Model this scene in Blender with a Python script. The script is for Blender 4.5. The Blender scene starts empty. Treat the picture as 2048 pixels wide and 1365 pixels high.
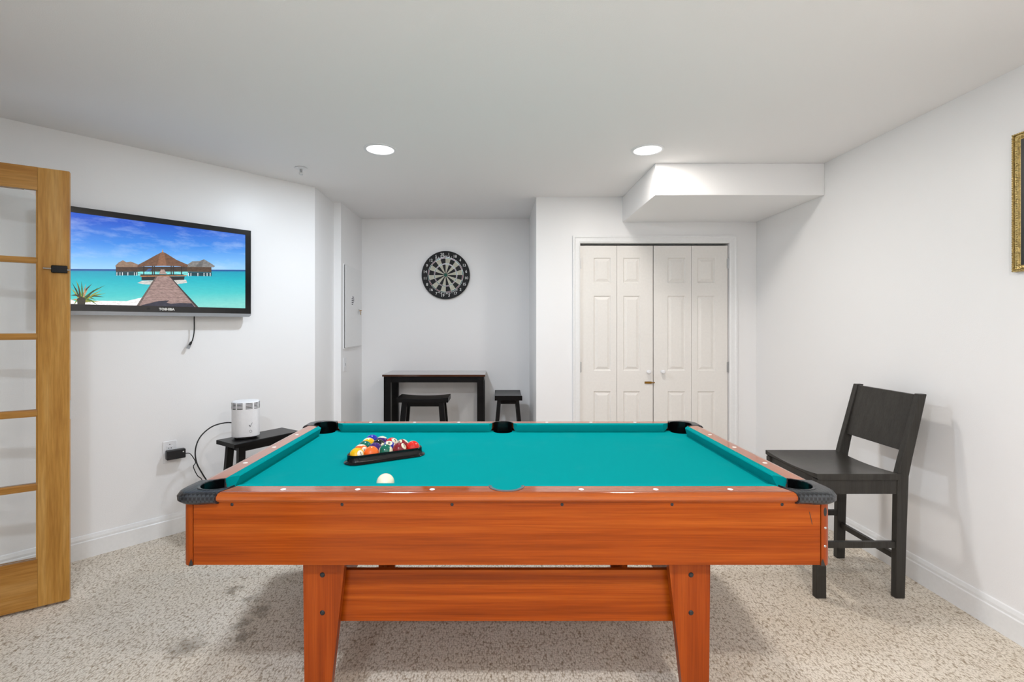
import bpy, bmesh, math, random
from mathutils import Vector, Matrix, Euler

sc = bpy.context.scene
COL = sc.collection
random.seed(7)
R = math.radians

# ---------------------------------------------------------------- camera
CAM_H = 1.34
CEIL = 2.43
cam_d = bpy.data.cameras.new('camera')
cam_d.sensor_width = 36.0
cam_d.lens = 970 / 2048 * 36.0
cam_d.shift_x = (1024 - 994) / 2048
cam_d.shift_y = -(682.5 - 651) / 2048
cam_d.clip_start = 0.02
cam = bpy.data.objects.new('camera', cam_d)
cam.location = (0, 0, CAM_H)
cam.rotation_euler = (R(90), 0, 0)
COL.objects.link(cam)
sc.camera = cam

# ---------------------------------------------------------------- world, exposure
w = bpy.data.worlds.new('world')
sc.world = w
w.use_nodes = True
w.node_tree.nodes['Background'].inputs[0].default_value = (1, 1, 1, 1)
w.node_tree.nodes['Background'].inputs[1].default_value = 0.3
sc.cycles.max_bounces = 6
sc.cycles.use_light_tree = False
sc.cycles.adaptive_threshold = 0.03
sc.cycles.caustics_reflective = False
sc.cycles.caustics_refractive = False
sc.view_settings.view_transform = 'Standard'
sc.view_settings.look = 'None'
sc.view_settings.exposure = 0.2
sc.view_settings.gamma = 1.0
sc.view_settings.use_curve_mapping = False
LAMP_W = (18.6, 11.2, 26.0, 20.0, 27.0, 23.0)   # downlights: two over the table, two above the camera, two added behind for fill
COOL = (0.80, 0.895, 1.0)
WARM = (1.0, 0.945, 0.885)


# ---------------------------------------------------------------- material helpers
def lin(c):
    return tuple(((v / 255) / 12.92 if v / 255 <= 0.04045 else ((v / 255 + 0.055) / 1.055) ** 2.4) for v in c)


def new_mat(name):
    m = bpy.data.materials.new(name)
    m.use_nodes = True
    nt = m.node_tree
    return m, nt, nt.nodes['Principled BSDF']


def nd(nt, typ, **kw):
    n = nt.nodes.new(typ)
    for k, v in kw.items():
        setattr(n, k, v)
    return n


def coords(nt, scale=(1, 1, 1), rot=(0, 0, 0), loc=(0, 0, 0)):
    t = nd(nt, 'ShaderNodeTexCoord')
    mp = nd(nt, 'ShaderNodeMapping')
    mp.inputs['Scale'].default_value = scale
    mp.inputs['Rotation'].default_value = rot
    mp.inputs['Location'].default_value = loc
    nt.links.new(t.outputs['Object'], mp.inputs['Vector'])
    return mp.outputs['Vector']


def noise(nt, vec, scale, detail=4, rough=0.55):
    n = nd(nt, 'ShaderNodeTexNoise')
    n.inputs['Scale'].default_value = scale
    n.inputs['Detail'].default_value = detail
    n.inputs['Roughness'].default_value = rough
    nt.links.new(vec, n.inputs['Vector'])
    return n.outputs['Fac']


def ramp(nt, fac, stops):
    r = nd(nt, 'ShaderNodeValToRGB')
    el = r.color_ramp.elements
    while len(el) < len(stops):
        el.new(0.5)
    for e, (p, c) in zip(el, stops):
        e.position = p
        e.color = tuple(c) + (1,)
    nt.links.new(fac, r.inputs['Fac'])
    return r.outputs['Color']


def bump(nt, b, height, strength, dist=0.01):
    n = nd(nt, 'ShaderNodeBump')
    n.inputs['Strength'].default_value = strength
    n.inputs['Distance'].default_value = dist
    nt.links.new(height, n.inputs['Height'])
    nt.links.new(n.outputs['Normal'], b.inputs['Normal'])


def mixc(nt, fac, a, b, typ='MIX'):
    n = nd(nt, 'ShaderNodeMix', data_type='RGBA', blend_type=typ)
    for s, v in ((n.inputs[0], fac), (n.inputs[6], a), (n.inputs[7], b)):
        if isinstance(v, (int, float)):
            s.default_value = v
        elif isinstance(v, tuple):
            s.default_value = v + (1,)
        else:
            nt.links.new(v, s)
    return n.outputs[2]


def math_n(nt, op, a, b=None):
    n = nd(nt, 'ShaderNodeMath', operation=op)
    for s, v in zip(n.inputs, (a, b)):
        if v is None:
            continue
        if isinstance(v, (int, float)):
            s.default_value = v
        else:
            nt.links.new(v, s)
    return n.outputs[0]


def plain(name, rgb, rough=0.5, metal=0.0, spec=0.5, coat=0.0, nz=0.0, nscale=60, var=0.015):
    m, nt, b = new_mat(name)
    c = lin(rgb)
    v = coords(nt)
    f = noise(nt, v, nscale, 1)
    col = ramp(nt, f, [(0.3, tuple(x * (1 - var) for x in c)), (0.7, tuple(min(1, x * (1 + var)) for x in c))])
    nt.links.new(col, b.inputs['Base Color'])
    b.inputs['Roughness'].default_value = rough
    b.inputs['Metallic'].default_value = metal
    b.inputs['Specular IOR Level'].default_value = spec
    b.inputs['Coat Weight'].default_value = coat
    b.inputs['Coat Roughness'].default_value = 0.08
    if nz:
        bump(nt, b, f, nz, 0.002)
    return m


def emit(name, rgb, strength=1.0):
    m, nt, b = new_mat(name)
    b.inputs['Base Color'].default_value = (0, 0, 0, 1)
    b.inputs['Emission Color'].default_value = lin(rgb) + (1,)
    b.inputs['Emission Strength'].default_value = strength
    return m


def wall_paint(name, rgb, rough=0.34):
    m, nt, b = new_mat(name)
    c = lin(rgb)
    v = coords(nt)
    b.inputs['Base Color'].default_value = c + (1,)
    b.inputs['Roughness'].default_value = rough
    b.inputs['Specular IOR Level'].default_value = 0.35
    bump(nt, b, noise(nt, v, 260, 0), 0.1, 0.002)
    return m


def wood(name, dark, mid, light, axis, rough=0.2, coat=0.0, band=34, fine=260, stretch=0.02, spec=0.2):
    """straight-grained wood; axis is the local axis along which the grain runs"""
    m, nt, b = new_mat(name)
    s = [1, 1, 1]
    s[axis] = stretch
    v = coords(nt, scale=tuple(s))
    f1 = noise(nt, v, band, 4, 0.6)
    f2 = noise(nt, v, fine, 3, 0.6)
    c1 = ramp(nt, f1, [(0.28, lin(dark)), (0.5, lin(mid)), (0.74, lin(light))])
    c2 = ramp(nt, f2, [(0.35, (0.74, 0.70, 0.66)), (0.62, (1, 1, 1))])
    nt.links.new(mixc(nt, 0.75, c1, c2, 'MULTIPLY'), b.inputs['Base Color'])
    b.inputs['Roughness'].default_value = rough
    b.inputs['Coat Weight'].default_value = coat
    b.inputs['Coat Roughness'].default_value = 0.06
    b.inputs['Specular IOR Level'].default_value = spec
    bump(nt, b, f2, 0.05, 0.001)
    return m


def carpet():
    m, nt, b = new_mat('carpet_berber')
    v = coords(nt, scale=(1.0, 0.55, 1), rot=(0, 0, R(3)))
    vo = nd(nt, 'ShaderNodeTexVoronoi')
    vo.inputs['Scale'].default_value = 140
    vo.inputs['Randomness'].default_value = 0.75
    nt.links.new(v, vo.inputs['Vector'])
    d = vo.outputs['Distance']
    v2 = coords(nt)
    fl = noise(nt, v, 400, 1, 0.6)
    big = noise(nt, v2, 3.0, 2)
    base = ramp(nt, d, [(0.0, lin((238, 229, 217))), (0.5, lin((228, 218, 204))), (0.9, lin((158, 141, 120)))])
    fleck = ramp(nt, fl, [(0.32, (0.34, 0.27, 0.21)), (0.39, (1, 1, 1))])
    col = mixc(nt, 0.8, base, fleck, 'MULTIPLY')
    tone = ramp(nt, big, [(0.3, (0.95, 0.93, 0.90)), (0.6, (1, 1, 1))])
    col = mixc(nt, 1.0, col, tone, 'MULTIPLY')
    # spilled stains with shapes of their own
    pos = nd(nt, 'ShaderNodeTexCoord').outputs['Object']
    wob = noise(nt, v2, 24, 2)
    for (x, y, r, k) in ((-1.335, 2.448, .055, .62), (-1.20, 2.37, .055, .5), (-1.10, 2.276, .065, .55),
                         (-1.139, 2.17, .065, .45), (-1.294, 2.018, .10, .55), (-1.085, 2.085, .05, .5)):
        ds = nd(nt, 'ShaderNodeVectorMath', operation='DISTANCE')
        nt.links.new(pos, ds.inputs[0])
        ds.inputs[1].default_value = (x, y, 0)
        q = math_n(nt, 'ADD', ds.outputs['Value'], math_n(nt, 'MULTIPLY', math_n(nt, 'SUBTRACT', wob, 0.5), 0.16))
        msk = ramp(nt, math_n(nt, 'DIVIDE', q, r), [(0.15, (k, k, k)), (0.95, (0, 0, 0))])
        col = mixc(nt, msk, col, lin((112, 100, 84)))
    nt.links.new(col, b.inputs['Base Color'])
    b.inputs['Roughness'].default_value = 0.95
    b.inputs['Specular IOR Level'].default_value = 0.1
    h = math_n(nt, 'SUBTRACT', 1.0, d)
    bump(nt, b, h, 0.45, 0.006)
    return m


def felt():
    m, nt, b = new_mat('billiard_cloth')
    v = coords(nt)
    f = noise(nt, v, 900, 2)
    g = noise(nt, v, 6, 4)
    c = lin((0, 150, 152))
    col = ramp(nt, f, [(0.3, tuple(x * 0.9 for x in c)), (0.7, tuple(x * 1.1 for x in c))])
    col = mixc(nt, ramp(nt, g, [(0.55, (0, 0, 0)), (0.8, (0.03, 0.03, 0.03))]), col, lin((140, 200, 180)))
    nt.links.new(col, b.inputs['Base Color'])
    b.inputs['Roughness'].default_value = 0.9
    b.inputs['Specular IOR Level'].default_value = 0.03
    bump(nt, b, f, 0.2, 0.001)
    return m


def carbon():
    m, nt, b = new_mat('black_textured_plastic')
    v = coords(nt, rot=(0, 0, R(45)))
    ck = nd(nt, 'ShaderNodeTexChecker')
    ck.inputs['Scale'].default_value = 105
    ck.inputs['Color1'].default_value = lin((24, 26, 29)) + (1,)
    ck.inputs['Color2'].default_value = lin((54, 57, 61)) + (1,)
    nt.links.new(v, ck.inputs['Vector'])
    nt.links.new(ck.outputs['Color'], b.inputs['Base Color'])
    b.inputs['Roughness'].default_value = 0.32
    bump(nt, b, ck.outputs['Fac'], 0.3, 0.001)
    return m


def glass():
    m = bpy.data.materials.new('window_glass')
    m.use_nodes = True
    nt = m.node_tree
    for n in list(nt.nodes):
        nt.nodes.remove(n)
    out = nd(nt, 'ShaderNodeOutputMaterial')
    tr = nd(nt, 'ShaderNodeBsdfTransparent')
    tr.inputs['Color'].default_value = (0.985, 0.99, 0.988, 1)
    gl = nd(nt, 'ShaderNodeBsdfGlossy')
    gl.inputs['Roughness'].default_value = 0.02
    fr = nd(nt, 'ShaderNodeFresnel')
    fr.inputs['IOR'].default_value = 1.35
    mx = nd(nt, 'ShaderNodeMixShader')
    nt.links.new(fr.outputs[0], mx.inputs[0])
    nt.links.new(tr.outputs[0], mx.inputs[1])
    nt.links.new(gl.outputs[0], mx.inputs[2])
    nt.links.new(mx.outputs[0], out.inputs['Surface'])
    return m


def ball_mat(name, rgb, stripe):
    m, nt, b = new_mat(name)
    c = lin(rgb)
    cream = lin((240, 232, 205))
    if stripe:
        sx = nd(nt, 'ShaderNodeSeparateXYZ')
        nt.links.new(nd(nt, 'ShaderNodeTexCoord').outputs['Object'], sx.inputs[0])
        a = math_n(nt, 'ABSOLUTE', sx.outputs['Z'])
        k = math_n(nt, 'GREATER_THAN', a, 0.0212)
        nt.links.new(mixc(nt, k, c, cream), b.inputs['Base Color'])
    else:
        f = noise(nt, coords(nt), 40, 2)
        nt.links.new(ramp(nt, f, [(0.3, tuple(x * .97 for x in c)), (0.7, c)]), b.inputs['Base Color'])
    b.inputs['Roughness'].default_value = 0.03
    return m


WALL = wall_paint('white_wall_paint', (246, 245, 245))
CEILM = wall_paint('ceiling_paint', (246, 244, 244), 0.8)
TRIM = plain('white_trim_paint', (240, 240, 240), 0.3)
DOORW = plain('warm_white_door_paint', (238, 234, 229), 0.4)
CARPET = carpet()
TW = ((126, 50, 6), (156, 68, 12), (176, 86, 22))
WOODX = wood('cherry_laminate_lengthwise', *TW, 0)
WOODY = wood('cherry_laminate_crosswise', *TW, 1)
WOODZ = wood('cherry_laminate_upright', (122, 48, 8), (148, 62, 12), (168, 78, 22), 2, rough=0.3)
OAKZ = wood('oak_upright', (172, 118, 50), (198, 146, 72), (214, 168, 98), 2, rough=0.34, band=20, fine=120, stretch=0.06)
OAKX = wood('oak_level', (164, 110, 48), (190, 138, 70), (208, 160, 96), 0, rough=0.34, band=20, fine=120, stretch=0.06)
TR_ = ((140, 58, 8), (172, 80, 16), (192, 100, 28))
RAILX = wood('polished_rail_lengthwise', *TR_, 0, rough=0.12, coat=0.7, spec=0.3)
RAILY = wood('polished_rail_crosswise', *TR_, 1, rough=0.12, coat=0.7, spec=0.3)
for _m in (RAILX, RAILY):
    _m.node_tree.nodes['Principled BSDF'].inputs['Coat IOR'].default_value = 1.55
FELT = felt()
PAD = carbon()
BLACKP = plain('glossy_black_plastic', (8, 8, 9), 0.2, spec=0.3)
BLACKM = plain('matt_black_plastic', (26, 26, 28), 0.5)
RIM = plain('grey_pocket_rim', (92, 96, 100), 0.35)
SIGHT = plain('pearl_sight', (240, 238, 232), 0.2)
STEEL = plain('brushed_steel', (190, 190, 190), 0.3, 1.0)
BRASS = plain('aged_brass', (158, 118, 50), 0.35, 1.0)
BLKWOOD = wood('black_stained_wood', (12, 12, 13), (16, 16, 17), (21, 20, 21), 0, rough=0.3)
CHAIRW = wood('charcoal_painted_wood', (52, 50, 47), (58, 56, 53), (65, 63, 59), 2, rough=0.3)
TOPW = wood('dark_walnut_top', (70, 42, 30), (86, 54, 38), (102, 66, 46), 0, rough=0.12, coat=1.0)
WHITEP = plain('white_plastic', (238, 238, 240), 0.35)
SLOT = plain('dark_slot', (40, 38, 36), 0.7)
GLASS = glass()
GOLD = plain('antique_gold_leaf', (186, 164, 108), 0.36, 0.7, nz=0.8, nscale=140, var=0.3)
GOLDD = plain('dark_gold_recess', (88, 66, 28), 0.45, 0.6)
CANVAS = plain('dark_oil_canvas', (34, 38, 36), 0.45, nz=0.3, nscale=18)
SILVER = plain('silver_plastic', (150, 152, 156), 0.35, 0.3)
INK = plain('grey_print', (88, 88, 92), 0.6)
CREAM = plain('ball_cream', (240, 232, 205), 0.03)


# ---------------------------------------------------------------- mesh helpers
class MB:
    def __init__(s):
        s.v = []
        s.f = []

    def add(s, vs, fs):
        o = len(s.v)
        s.v += [tuple(p) for p in vs]
        s.f += [tuple(i + o for i in f) for f in fs]
        return s

    def box(s, x0, x1, y0, y1, z0, z1):
        return s.add([(x0, y0, z0), (x1, y0, z0), (x1, y1, z0), (x0, y1, z0),
                      (x0, y0, z1), (x1, y0, z1), (x1, y1, z1), (x0, y1, z1)],
                     [(0, 3, 2, 1), (4, 5, 6, 7), (0, 1, 5, 4), (1, 2, 6, 5), (2, 3, 7, 6), (3, 0, 4, 7)])

    def hexa(s, bot, top):
        """box from four bottom corners and four top corners"""
        return s.add(list(bot) + list(top),
                     [(0, 3, 2, 1), (4, 5, 6, 7), (0, 1, 5, 4), (1, 2, 6, 5), (2, 3, 7, 6), (3, 0, 4, 7)])

    def bar(s, a, b, wx, wy, ref=(0, 0, 1)):
        """square bar between two points"""
        a, b = Vector(a), Vector(b)
        d = (b - a).normalized()
        x = d.cross(Vector(ref))
        if x.length < 1e-4:
            x = d.cross(Vector((0, 1, 0)))
        x.normalize()
        y = d.cross(x).normalized()
        q = [(-1, -1), (1, -1), (1, 1), (-1, 1)]
        return s.hexa([a + x * i * wx / 2 + y * j * wy / 2 for i, j in q],
                      [b + x * i * wx / 2 + y * j * wy / 2 for i, j in q])

    def strip(s, rings, closed=False, caps=False):
        """quads between successive rings of equal length; closed joins each ring on itself"""
        n = len(rings[0])
        fs = []
        for r in range(len(rings) - 1):
            for i in range(n if closed else n - 1):
                j = (i + 1) % n
                fs.append((r * n + i, r * n + j, (r + 1) * n + j, (r + 1) * n + i))
        if caps:
            fs.append(tuple(reversed(range(n))))
            fs.append(tuple((len(rings) - 1) * n + i for i in range(n)))
        return s.add([p for r in rings for p in r], fs)

    def prism(s, poly, z0, z1):
        n = len(poly)
        return s.add([(x, y, z0) for x, y in poly] + [(x, y, z1) for x, y in poly],
                     [tuple(reversed(range(n))), tuple(range(n, 2 * n))] +
                     [(i, (i + 1) % n, n + (i + 1) % n, n + i) for i in range(n)])

    def lathe(s, prof, seg=32, c=(0, 0, 0), a0=0.0, a1=2 * math.pi):
        full = abs(a1 - a0 - 2 * math.pi) < 1e-6
        k = seg if full else seg + 1
        rings = []
        for r, z in prof:
            rings.append([(c[0] + r * math.cos(a0 + (a1 - a0) * i / seg), c[1] + r * math.sin(a0 + (a1 - a0) * i / seg),
                           c[2] + z) for i in range(k)])
        return s.strip(rings, closed=full)

    def tube(s, pts, r, seg=8):
        pts = [Vector(p) for p in pts]
        rings = []
        up = Vector((0, 0, 1))
        prev = None
        for i, p in enumerate(pts):
            d = (pts[min(i + 1, len(pts) - 1)] - pts[max(i - 1, 0)]).normalized()
            x = d.cross(up) if prev is None else prev - d * prev.dot(d)
            if x.length < 1e-4:
                x = d.cross(Vector((1, 0, 0)))
            x.normalize()
            prev = x
            y = d.cross(x)
            rings.append([p + (x * math.cos(2 * math.pi * k / seg) + y * math.sin(2 * math.pi * k / seg)) * r
                          for k in range(seg)])
        return s.strip(rings, closed=True, caps=True)

    def build(s, name, mat, parent=None, loc=None, rot=None, smooth=False, bevel=0.0, seg=2, angle=35):
        me = bpy.data.meshes.new(name)
        bm = bmesh.new()
        vs = [bm.verts.new(p) for p in s.v]
        bm.verts.index_update()
        for f in s.f:
            try:
                bm.faces.new([vs[i] for i in f])
            except ValueError:
                pass
        bmesh.ops.remove_doubles(bm, verts=bm.verts, dist=1e-6)
        bmesh.ops.recalc_face_normals(bm, faces=bm.faces)
        if bevel:
            es = [e for e in bm.edges if len(e.link_faces) == 2 and e.calc_face_angle(0) > R(25)]
            bmesh.ops.bevel(bm, geom=es, offset=bevel, segments=seg, profile=0.5, affect='EDGES', clamp_overlap=True)
        bm.to_mesh(me)
        bm.free()
        if smooth:
            for p in me.polygons:
                p.use_smooth = True
            try:
                me.set_sharp_from_angle(angle=R(angle))
            except Exception:
                pass
        if mat is not None:
            me.materials.append(mat)
        o = bpy.data.objects.new(name, me)
        COL.objects.link(o)
        if parent is not None:
            o.parent = parent
        if loc is not None:
            o.location = loc
        if rot is not None:
            o.rotation_euler = rot
        return o


def smooth_path(pts, n=8):
    """Catmull-Rom through the points"""
    P = [Vector(p) for p in pts]
    P = [2 * P[0] - P[1]] + P + [2 * P[-1] - P[-2]]
    out = []
    for i in range(1, len(P) - 2):
        for k in range(n):
            t = k / n
            a, b, c, d = P[i - 1], P[i], P[i + 1], P[i + 2]
            out.append(0.5 * ((2 * b) + (c - a) * t + (2 * a - 5 * b + 4 * c - d) * t * t + (3 * b - a - 3 * c + d) * t ** 3))
    out.append(P[-2])
    return out


def thing(name, label, cat, loc=(0, 0, 0), rotz=0.0, group=None):
    o = bpy.data.objects.new(name, None)
    o.empty_display_size = 0.1
    COL.objects.link(o)
    o.location = loc
    o.rotation_euler = (0, 0, rotz)
    return tag(o, label, cat, group)


def tag(o, label, cat, group=None):
    o['label'] = label
    o['category'] = cat
    if group:
        o['group'] = group
    return o


def struct(o, label=None, cat=None):
    o['kind'] = 'structure'
    if label:
        o['label'] = label
    if cat:
        o['category'] = cat
    return o


def text_mesh(txt, size, name, mat, parent, mtx, shear=0.0, extrude=0.0004, bold=0.0):
    cu = bpy.data.curves.new('lettering', 'FONT')
    cu.body = txt
    cu.size = size
    cu.align_x = 'CENTER'
    cu.align_y = 'CENTER'
    cu.extrude = extrude
    cu.shear = shear
    cu.offset = bold
    cu.resolution_u = 3
    t = bpy.data.objects.new('lettering', cu)
    COL.objects.link(t)
    bpy.context.view_layer.update()
    me = bpy.data.meshes.new_from_object(t.evaluated_get(bpy.context.evaluated_depsgraph_get()))
    bpy.data.objects.remove(t)
    bpy.data.curves.remove(cu)
    me.transform(mtx)
    me.name = name
    me.materials.clear()
    me.materials.append(mat)
    o = bpy.data.objects.new(name, me)
    COL.objects.link(o)
    o.parent = parent
    return o


FACE_CAM = Matrix.Rotation(R(90), 4, 'X')        # text lying in XY -> standing in XZ, facing -Y

# ================================================================ THE ROOM
U = Vector((0.67087, 0.74158, 0))               # along the angled left wall
N = Vector((0.74158, -0.67087, 0))              # out of it, into the room
P0 = Vector((-2.605, 2.54, 0))


def LW(u, n, z=0.0):
    p = P0 + U * u + N * n
    return Vector((p.x, p.y, z))


LANG = math.atan2(U.y, U.x)
XR, YC, YB, XA, XP = 2.203, 4.12, 4.96, 0.333, -1.383


def wall_quad(name, a, b, outer, z0=0.0, z1=CEIL, mat=WALL, th=0.1):
    """wall panel from plan point a to b, thickened towards 'outer'"""
    a, b = Vector(a), Vector(b)
    d = (b - a).normalized()
    q = Vector((-d.y, d.x)) * th
    if q.dot(Vector(outer)) < 0:
        q = -q
    pl = [a, b, b + q, a + q]
    return struct(MB().prism([(p.x, p.y) for p in pl], z0, z1).build(name, mat))


floor = struct(MB().box(-5.2, 2.6, -3.2, 5.4, -0.1, 0).build('floor', CARPET))
struct(MB().box(-5.2, 2.6, -3.2, 5.4, CEIL, CEIL + 0.1).build('ceiling', CEILM))
wall_quad('wall_back', (-1.7, YB), (XR, YB), (0, 1))
wall_quad('wall_right', (XR, -2.8), (XR, YB + .1), (1, 0))
wall_quad('wall_alcove_right', (XA, YC + .1), (XA, YB), (1, 0))
# closet wall with its door opening
OX0, OX1, OZ = 0.705, 1.971, 2.037
cw = MB().box(XA, OX0, YC, YC + .1, 0, CEIL).box(OX1, XR, YC, YC + .1, 0, CEIL).box(OX0, OX1, YC, YC + .1, OZ, CEIL)
struct(cw.build('wall_closet', WALL))
wl0, wl1 = LW(-0.60, 0), LW(1.7395, 0)
wall_quad('wall_left', (wl0.x, wl0.y), (wl1.x, wl1.y), (-1, 1))
# return between the angled wall and the fuse-panel wall, with its small jog
pw = MB().prism([(-1.438, 3.83), (-1.446, 4.30), (-1.60, 4.30), (-1.60, 3.98)], 0, CEIL)
struct(pw.build('wall_return', WALL))
struct(MB().box(-1.60, XP, 4.30, YB, 0, CEIL).build('wall_panel', WALL))
# walls the camera stands between
da, db, dc, dd = LW(-.60, 0), LW(-.60, .30), LW(-.60, 1.90), LW(-.60, 2.35)
wall_quad('wall_doorway', (da.x, da.y), (db.x, db.y), (-1, -1))
wall_quad('wall_doorway_far', (dc.x, dc.y), (dd.x, dd.y), (-1, -1))
wall_quad('wall_doorway_head', (db.x, db.y), (dc.x, dc.y), (-1, -1), z0=2.10)
wall_quad('wall_near_left', (dd.x, dd.y), (dd.x, -2.8), (-1, 0))
wall_quad('wall_behind', (dd.x - .1, -2.8), (XR + .1, -2.8), (0, -1))
ha, hb, hc = LW(-1.9, -0.1), LW(-1.9, 2.6), LW(-.6, 2.6)
wall_quad('wall_hall', (ha.x, ha.y), (hb.x, hb.y), (-1, -1))
h2 = LW(-.60, -.05)
wall_quad('wall_hall_end', (ha.x, ha.y), (h2.x, h2.y), (-1, 1))
wall_quad('wall_hall_near', (hb.x, hb.y), (hc.x, hc.y), (1, -1))
# dropped soffit over the closet
SX0, SY0, SZ = 1.066, 3.262, 2.216
struct(MB().box(SX0, XR, SY0, YC, SZ, CEIL).build('ceiling_soffit', WALL, bevel=.003),
       'white boxed soffit hanging from the ceiling above the closet doors')

# baseboards
BPROF = [(0, 0), (.016, 0), (.016, .094), (.0115, .099), (.0115, .111), (.006, .128), (0, .131)]


def baseboard(name, a, b, inner):
    a, b = Vector(a), Vector(b)
    q = Vector(inner).normalized()
    rings = [[(p.x + q.x * o, p.y + q.y * o, z) for o, z in BPROF] for p in (a, b)]
    return struct(MB().strip(rings, closed=True, caps=True).build(name, TRIM))


baseboard('baseboard_right', (XR, -2.8), (XR, YC), (-1, 0))
baseboard('baseboard_left', (wl0.x, wl0.y), (wl1.x, wl1.y), (N.x, N.y))
baseboard('baseboard_back', (XP, YB), (XA, YB), (0, -1))
baseboard('baseboard_alcove', (XA, YC), (XA, YB), (-1, 0))
baseboard('baseboard_panel', (XP, 4.30), (XP, YB), (1, 0))
baseboard('baseboard_return', (-1.438, 3.83), (-1.446, 4.30), (1, 0.02))
baseboard('baseboard_closet_left', (XA, YC), (.646, YC), (0, -1))
baseboard('baseboard_closet_right', (2.03, YC), (XR, YC), (0, -1))

# closet casing: three mitred boards
tr = bpy.data.objects.new('trim_1', None)
COL.objects.link(tr)
tr.location = (0, YC, 0)
struct(tr)
CW = 0.062
CPROF = [(0, 0), (0, .012), (.012, .017), (.040, .017), (.050, .022), (CW, .022), (CW, 0)]   # (distance from opening, thickness)


def casing(pa, da, pb, db):
    rings = []
    for p, d in ((pa, da), (pb, db)):
        rings.append([(p[0] + d[0] * o, -t, p[1] + d[1] * o) for o, t in CPROF])
    MB().strip(rings, closed=True, caps=True).build('casing_board', TRIM, tr)


casing((OX0, 0), (-1, 0), (OX0, OZ), (-1, 1))
casing((OX1, 0), (1, 0), (OX1, OZ), (1, 1))
casing((OX0, OZ), (-1, 1), (OX1, OZ), (1, 1))

# closet bifold doors: two doors of two leaves each
PZ = ((1.701, 1.916), (.953, 1.591), (.25, .777))


def bifold(name, leaves, label):
    d = bpy.data.objects.new(name, None)
    COL.objects.link(d)
    d.location = (leaves[0][0], YC + .012, 0)
    struct(d, label)
    bx = leaves[0][0]
    for (x0, x1, p0, p1) in leaves:
        x0, x1, p0, p1 = x0 - bx, x1 - bx, p0 - bx, p1 - bx
        zs = [(.012, PZ[2][0]), (PZ[2][1], PZ[1][0]), (PZ[1][1], PZ[0][0]), (PZ[0][1], 2.018)]
        m = MB().box(x0, x1, .010, .034, .012, 2.018)
        m.box(x0, p0, 0, .0101, .012, 2.018).box(p1, x1, 0, .0101, .012, 2.018)
        for a, b in zs:
            m.box(p0, p1, 0, .0101, a, b)
        lf = m.build('door_leaf', DOORW, d)
        for a, b in PZ:
            g, k = .010, .034
            pn = MB().hexa([(p0 + g, .0102, a + g), (p1 - g, .0102, a + g), (p1 - g, .0102, b - g), (p0 + g, .0102, b - g)],
                           [(p0 + k, .0015, a + k), (p1 - k, .0015, a + k), (p1 - k, .0015, b - k), (p0 + k, .0015, b - k)])
            # sloping lip of the moulding around the field
            for (xa, xb, za, zb, ix, iz) in ((p0, p1, b, b, 0, -1), (p0, p1, a, a, 0, 1)):
                pn.add([(xa, 0, za), (xb, 0, za), (xb - .009, .0101, za + iz * .009), (xa + .009, .0101, za + iz * .009)],
                       [(0, 1, 2, 3)])
            for (xa, ix) in ((p0, 1), (p1, -1)):
                pn.add([(xa, 0, a), (xa, 0, b), (xa + ix * .009, .0101, b - .009), (xa + ix * .009, .0101, a + .009)], [(0, 1, 2, 3)])
            pn.build('raised_panel', DOORW, lf)
    return d


def knob(d, x, z):
    prof = [(0.0, .046), (.010, .045), (.0165, .039), (.0175, .031), (.013, .022), (.007, .017), (.0065, .006), (.013, .003), (.013, 0)]
    rings = [[(x + r * math.cos(a * math.pi / 12), -h, z + r * math.sin(a * math.pi / 12)) for a in range(24)] for r, h in prof]
    return MB().strip(rings, closed=True).build('door_knob', WHITEP, d, smooth=True)


def hinge(d, x, z):
    m = MB().box(x - .010, x + .010, -.004, .0, z - .042, z + .042)
    rings = [[(x + .005 * math.cos(a * math.pi / 5), -.006 + .005 * math.sin(a * math.pi / 5), zz) for a in range(10)]
             for zz in (z - .045, z + .045)]
    m.strip(rings, closed=True, caps=True)
    return m.build('hinge', STEEL, d)


d1 = bifold('door_1', [(.709, 1.020, .823, .971), (1.0225, 1.3270, 1.075, 1.219)],
            'white bifold closet door with the brass slide latch, left of the pair')
d2 = bifold('door_2', [(1.3345, 1.6545, 1.453, 1.604), (1.657, 1.965, 1.707, 1.856)],
            'white bifold closet door partly in the soffit shadow, right of the pair')
knob(d1, 1.287 - .709, .945)
knob(d2, 1.406 - 1.3345, .945)
for z in (1.867, .983, .2):
    hinge(d2, 1.968 - 1.3345, z)
    hinge(d1, 0.0, z)
lt = MB().box(.548, .606, -.006, 0, .843, .861).build('slide_latch', BRASS, d1)
MB().tube([(.550, -.010, .852), (.632, -.010, .852)], .0045).build('latch_bolt', BRASS, lt)


# ================================================================ CEILING LAMPS
def downlight(x, y, color, label, power):
    t = thing('recessed_downlight', label, 'ceiling light', (x, y, CEIL), 0, 'recessed ceiling downlights')
    MB().lathe([(.082, -.001), (.084, -.006), (.092, -.007), (.099, -.004), (.100, 0)], 48).build('trim_ring', WHITEP, t, smooth=True)
    lens = MB().lathe([(0, -.003), (.083, -.003)], 48)
    lens.build('lens', emit('lamp_lens', (255, 255, 255), 2.0), t)
    ld = bpy.data.lights.new('downlight', 'AREA')
    ld.shape = 'DISK'
    ld.size = .155
    ld.energy = power
    ld.color = color
    lo = bpy.data.objects.new('downlight_lamp', ld)
    COL.objects.link(lo)
    lo.parent = t
    lo.location = (0, 0, -.008)
    return t


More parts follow.
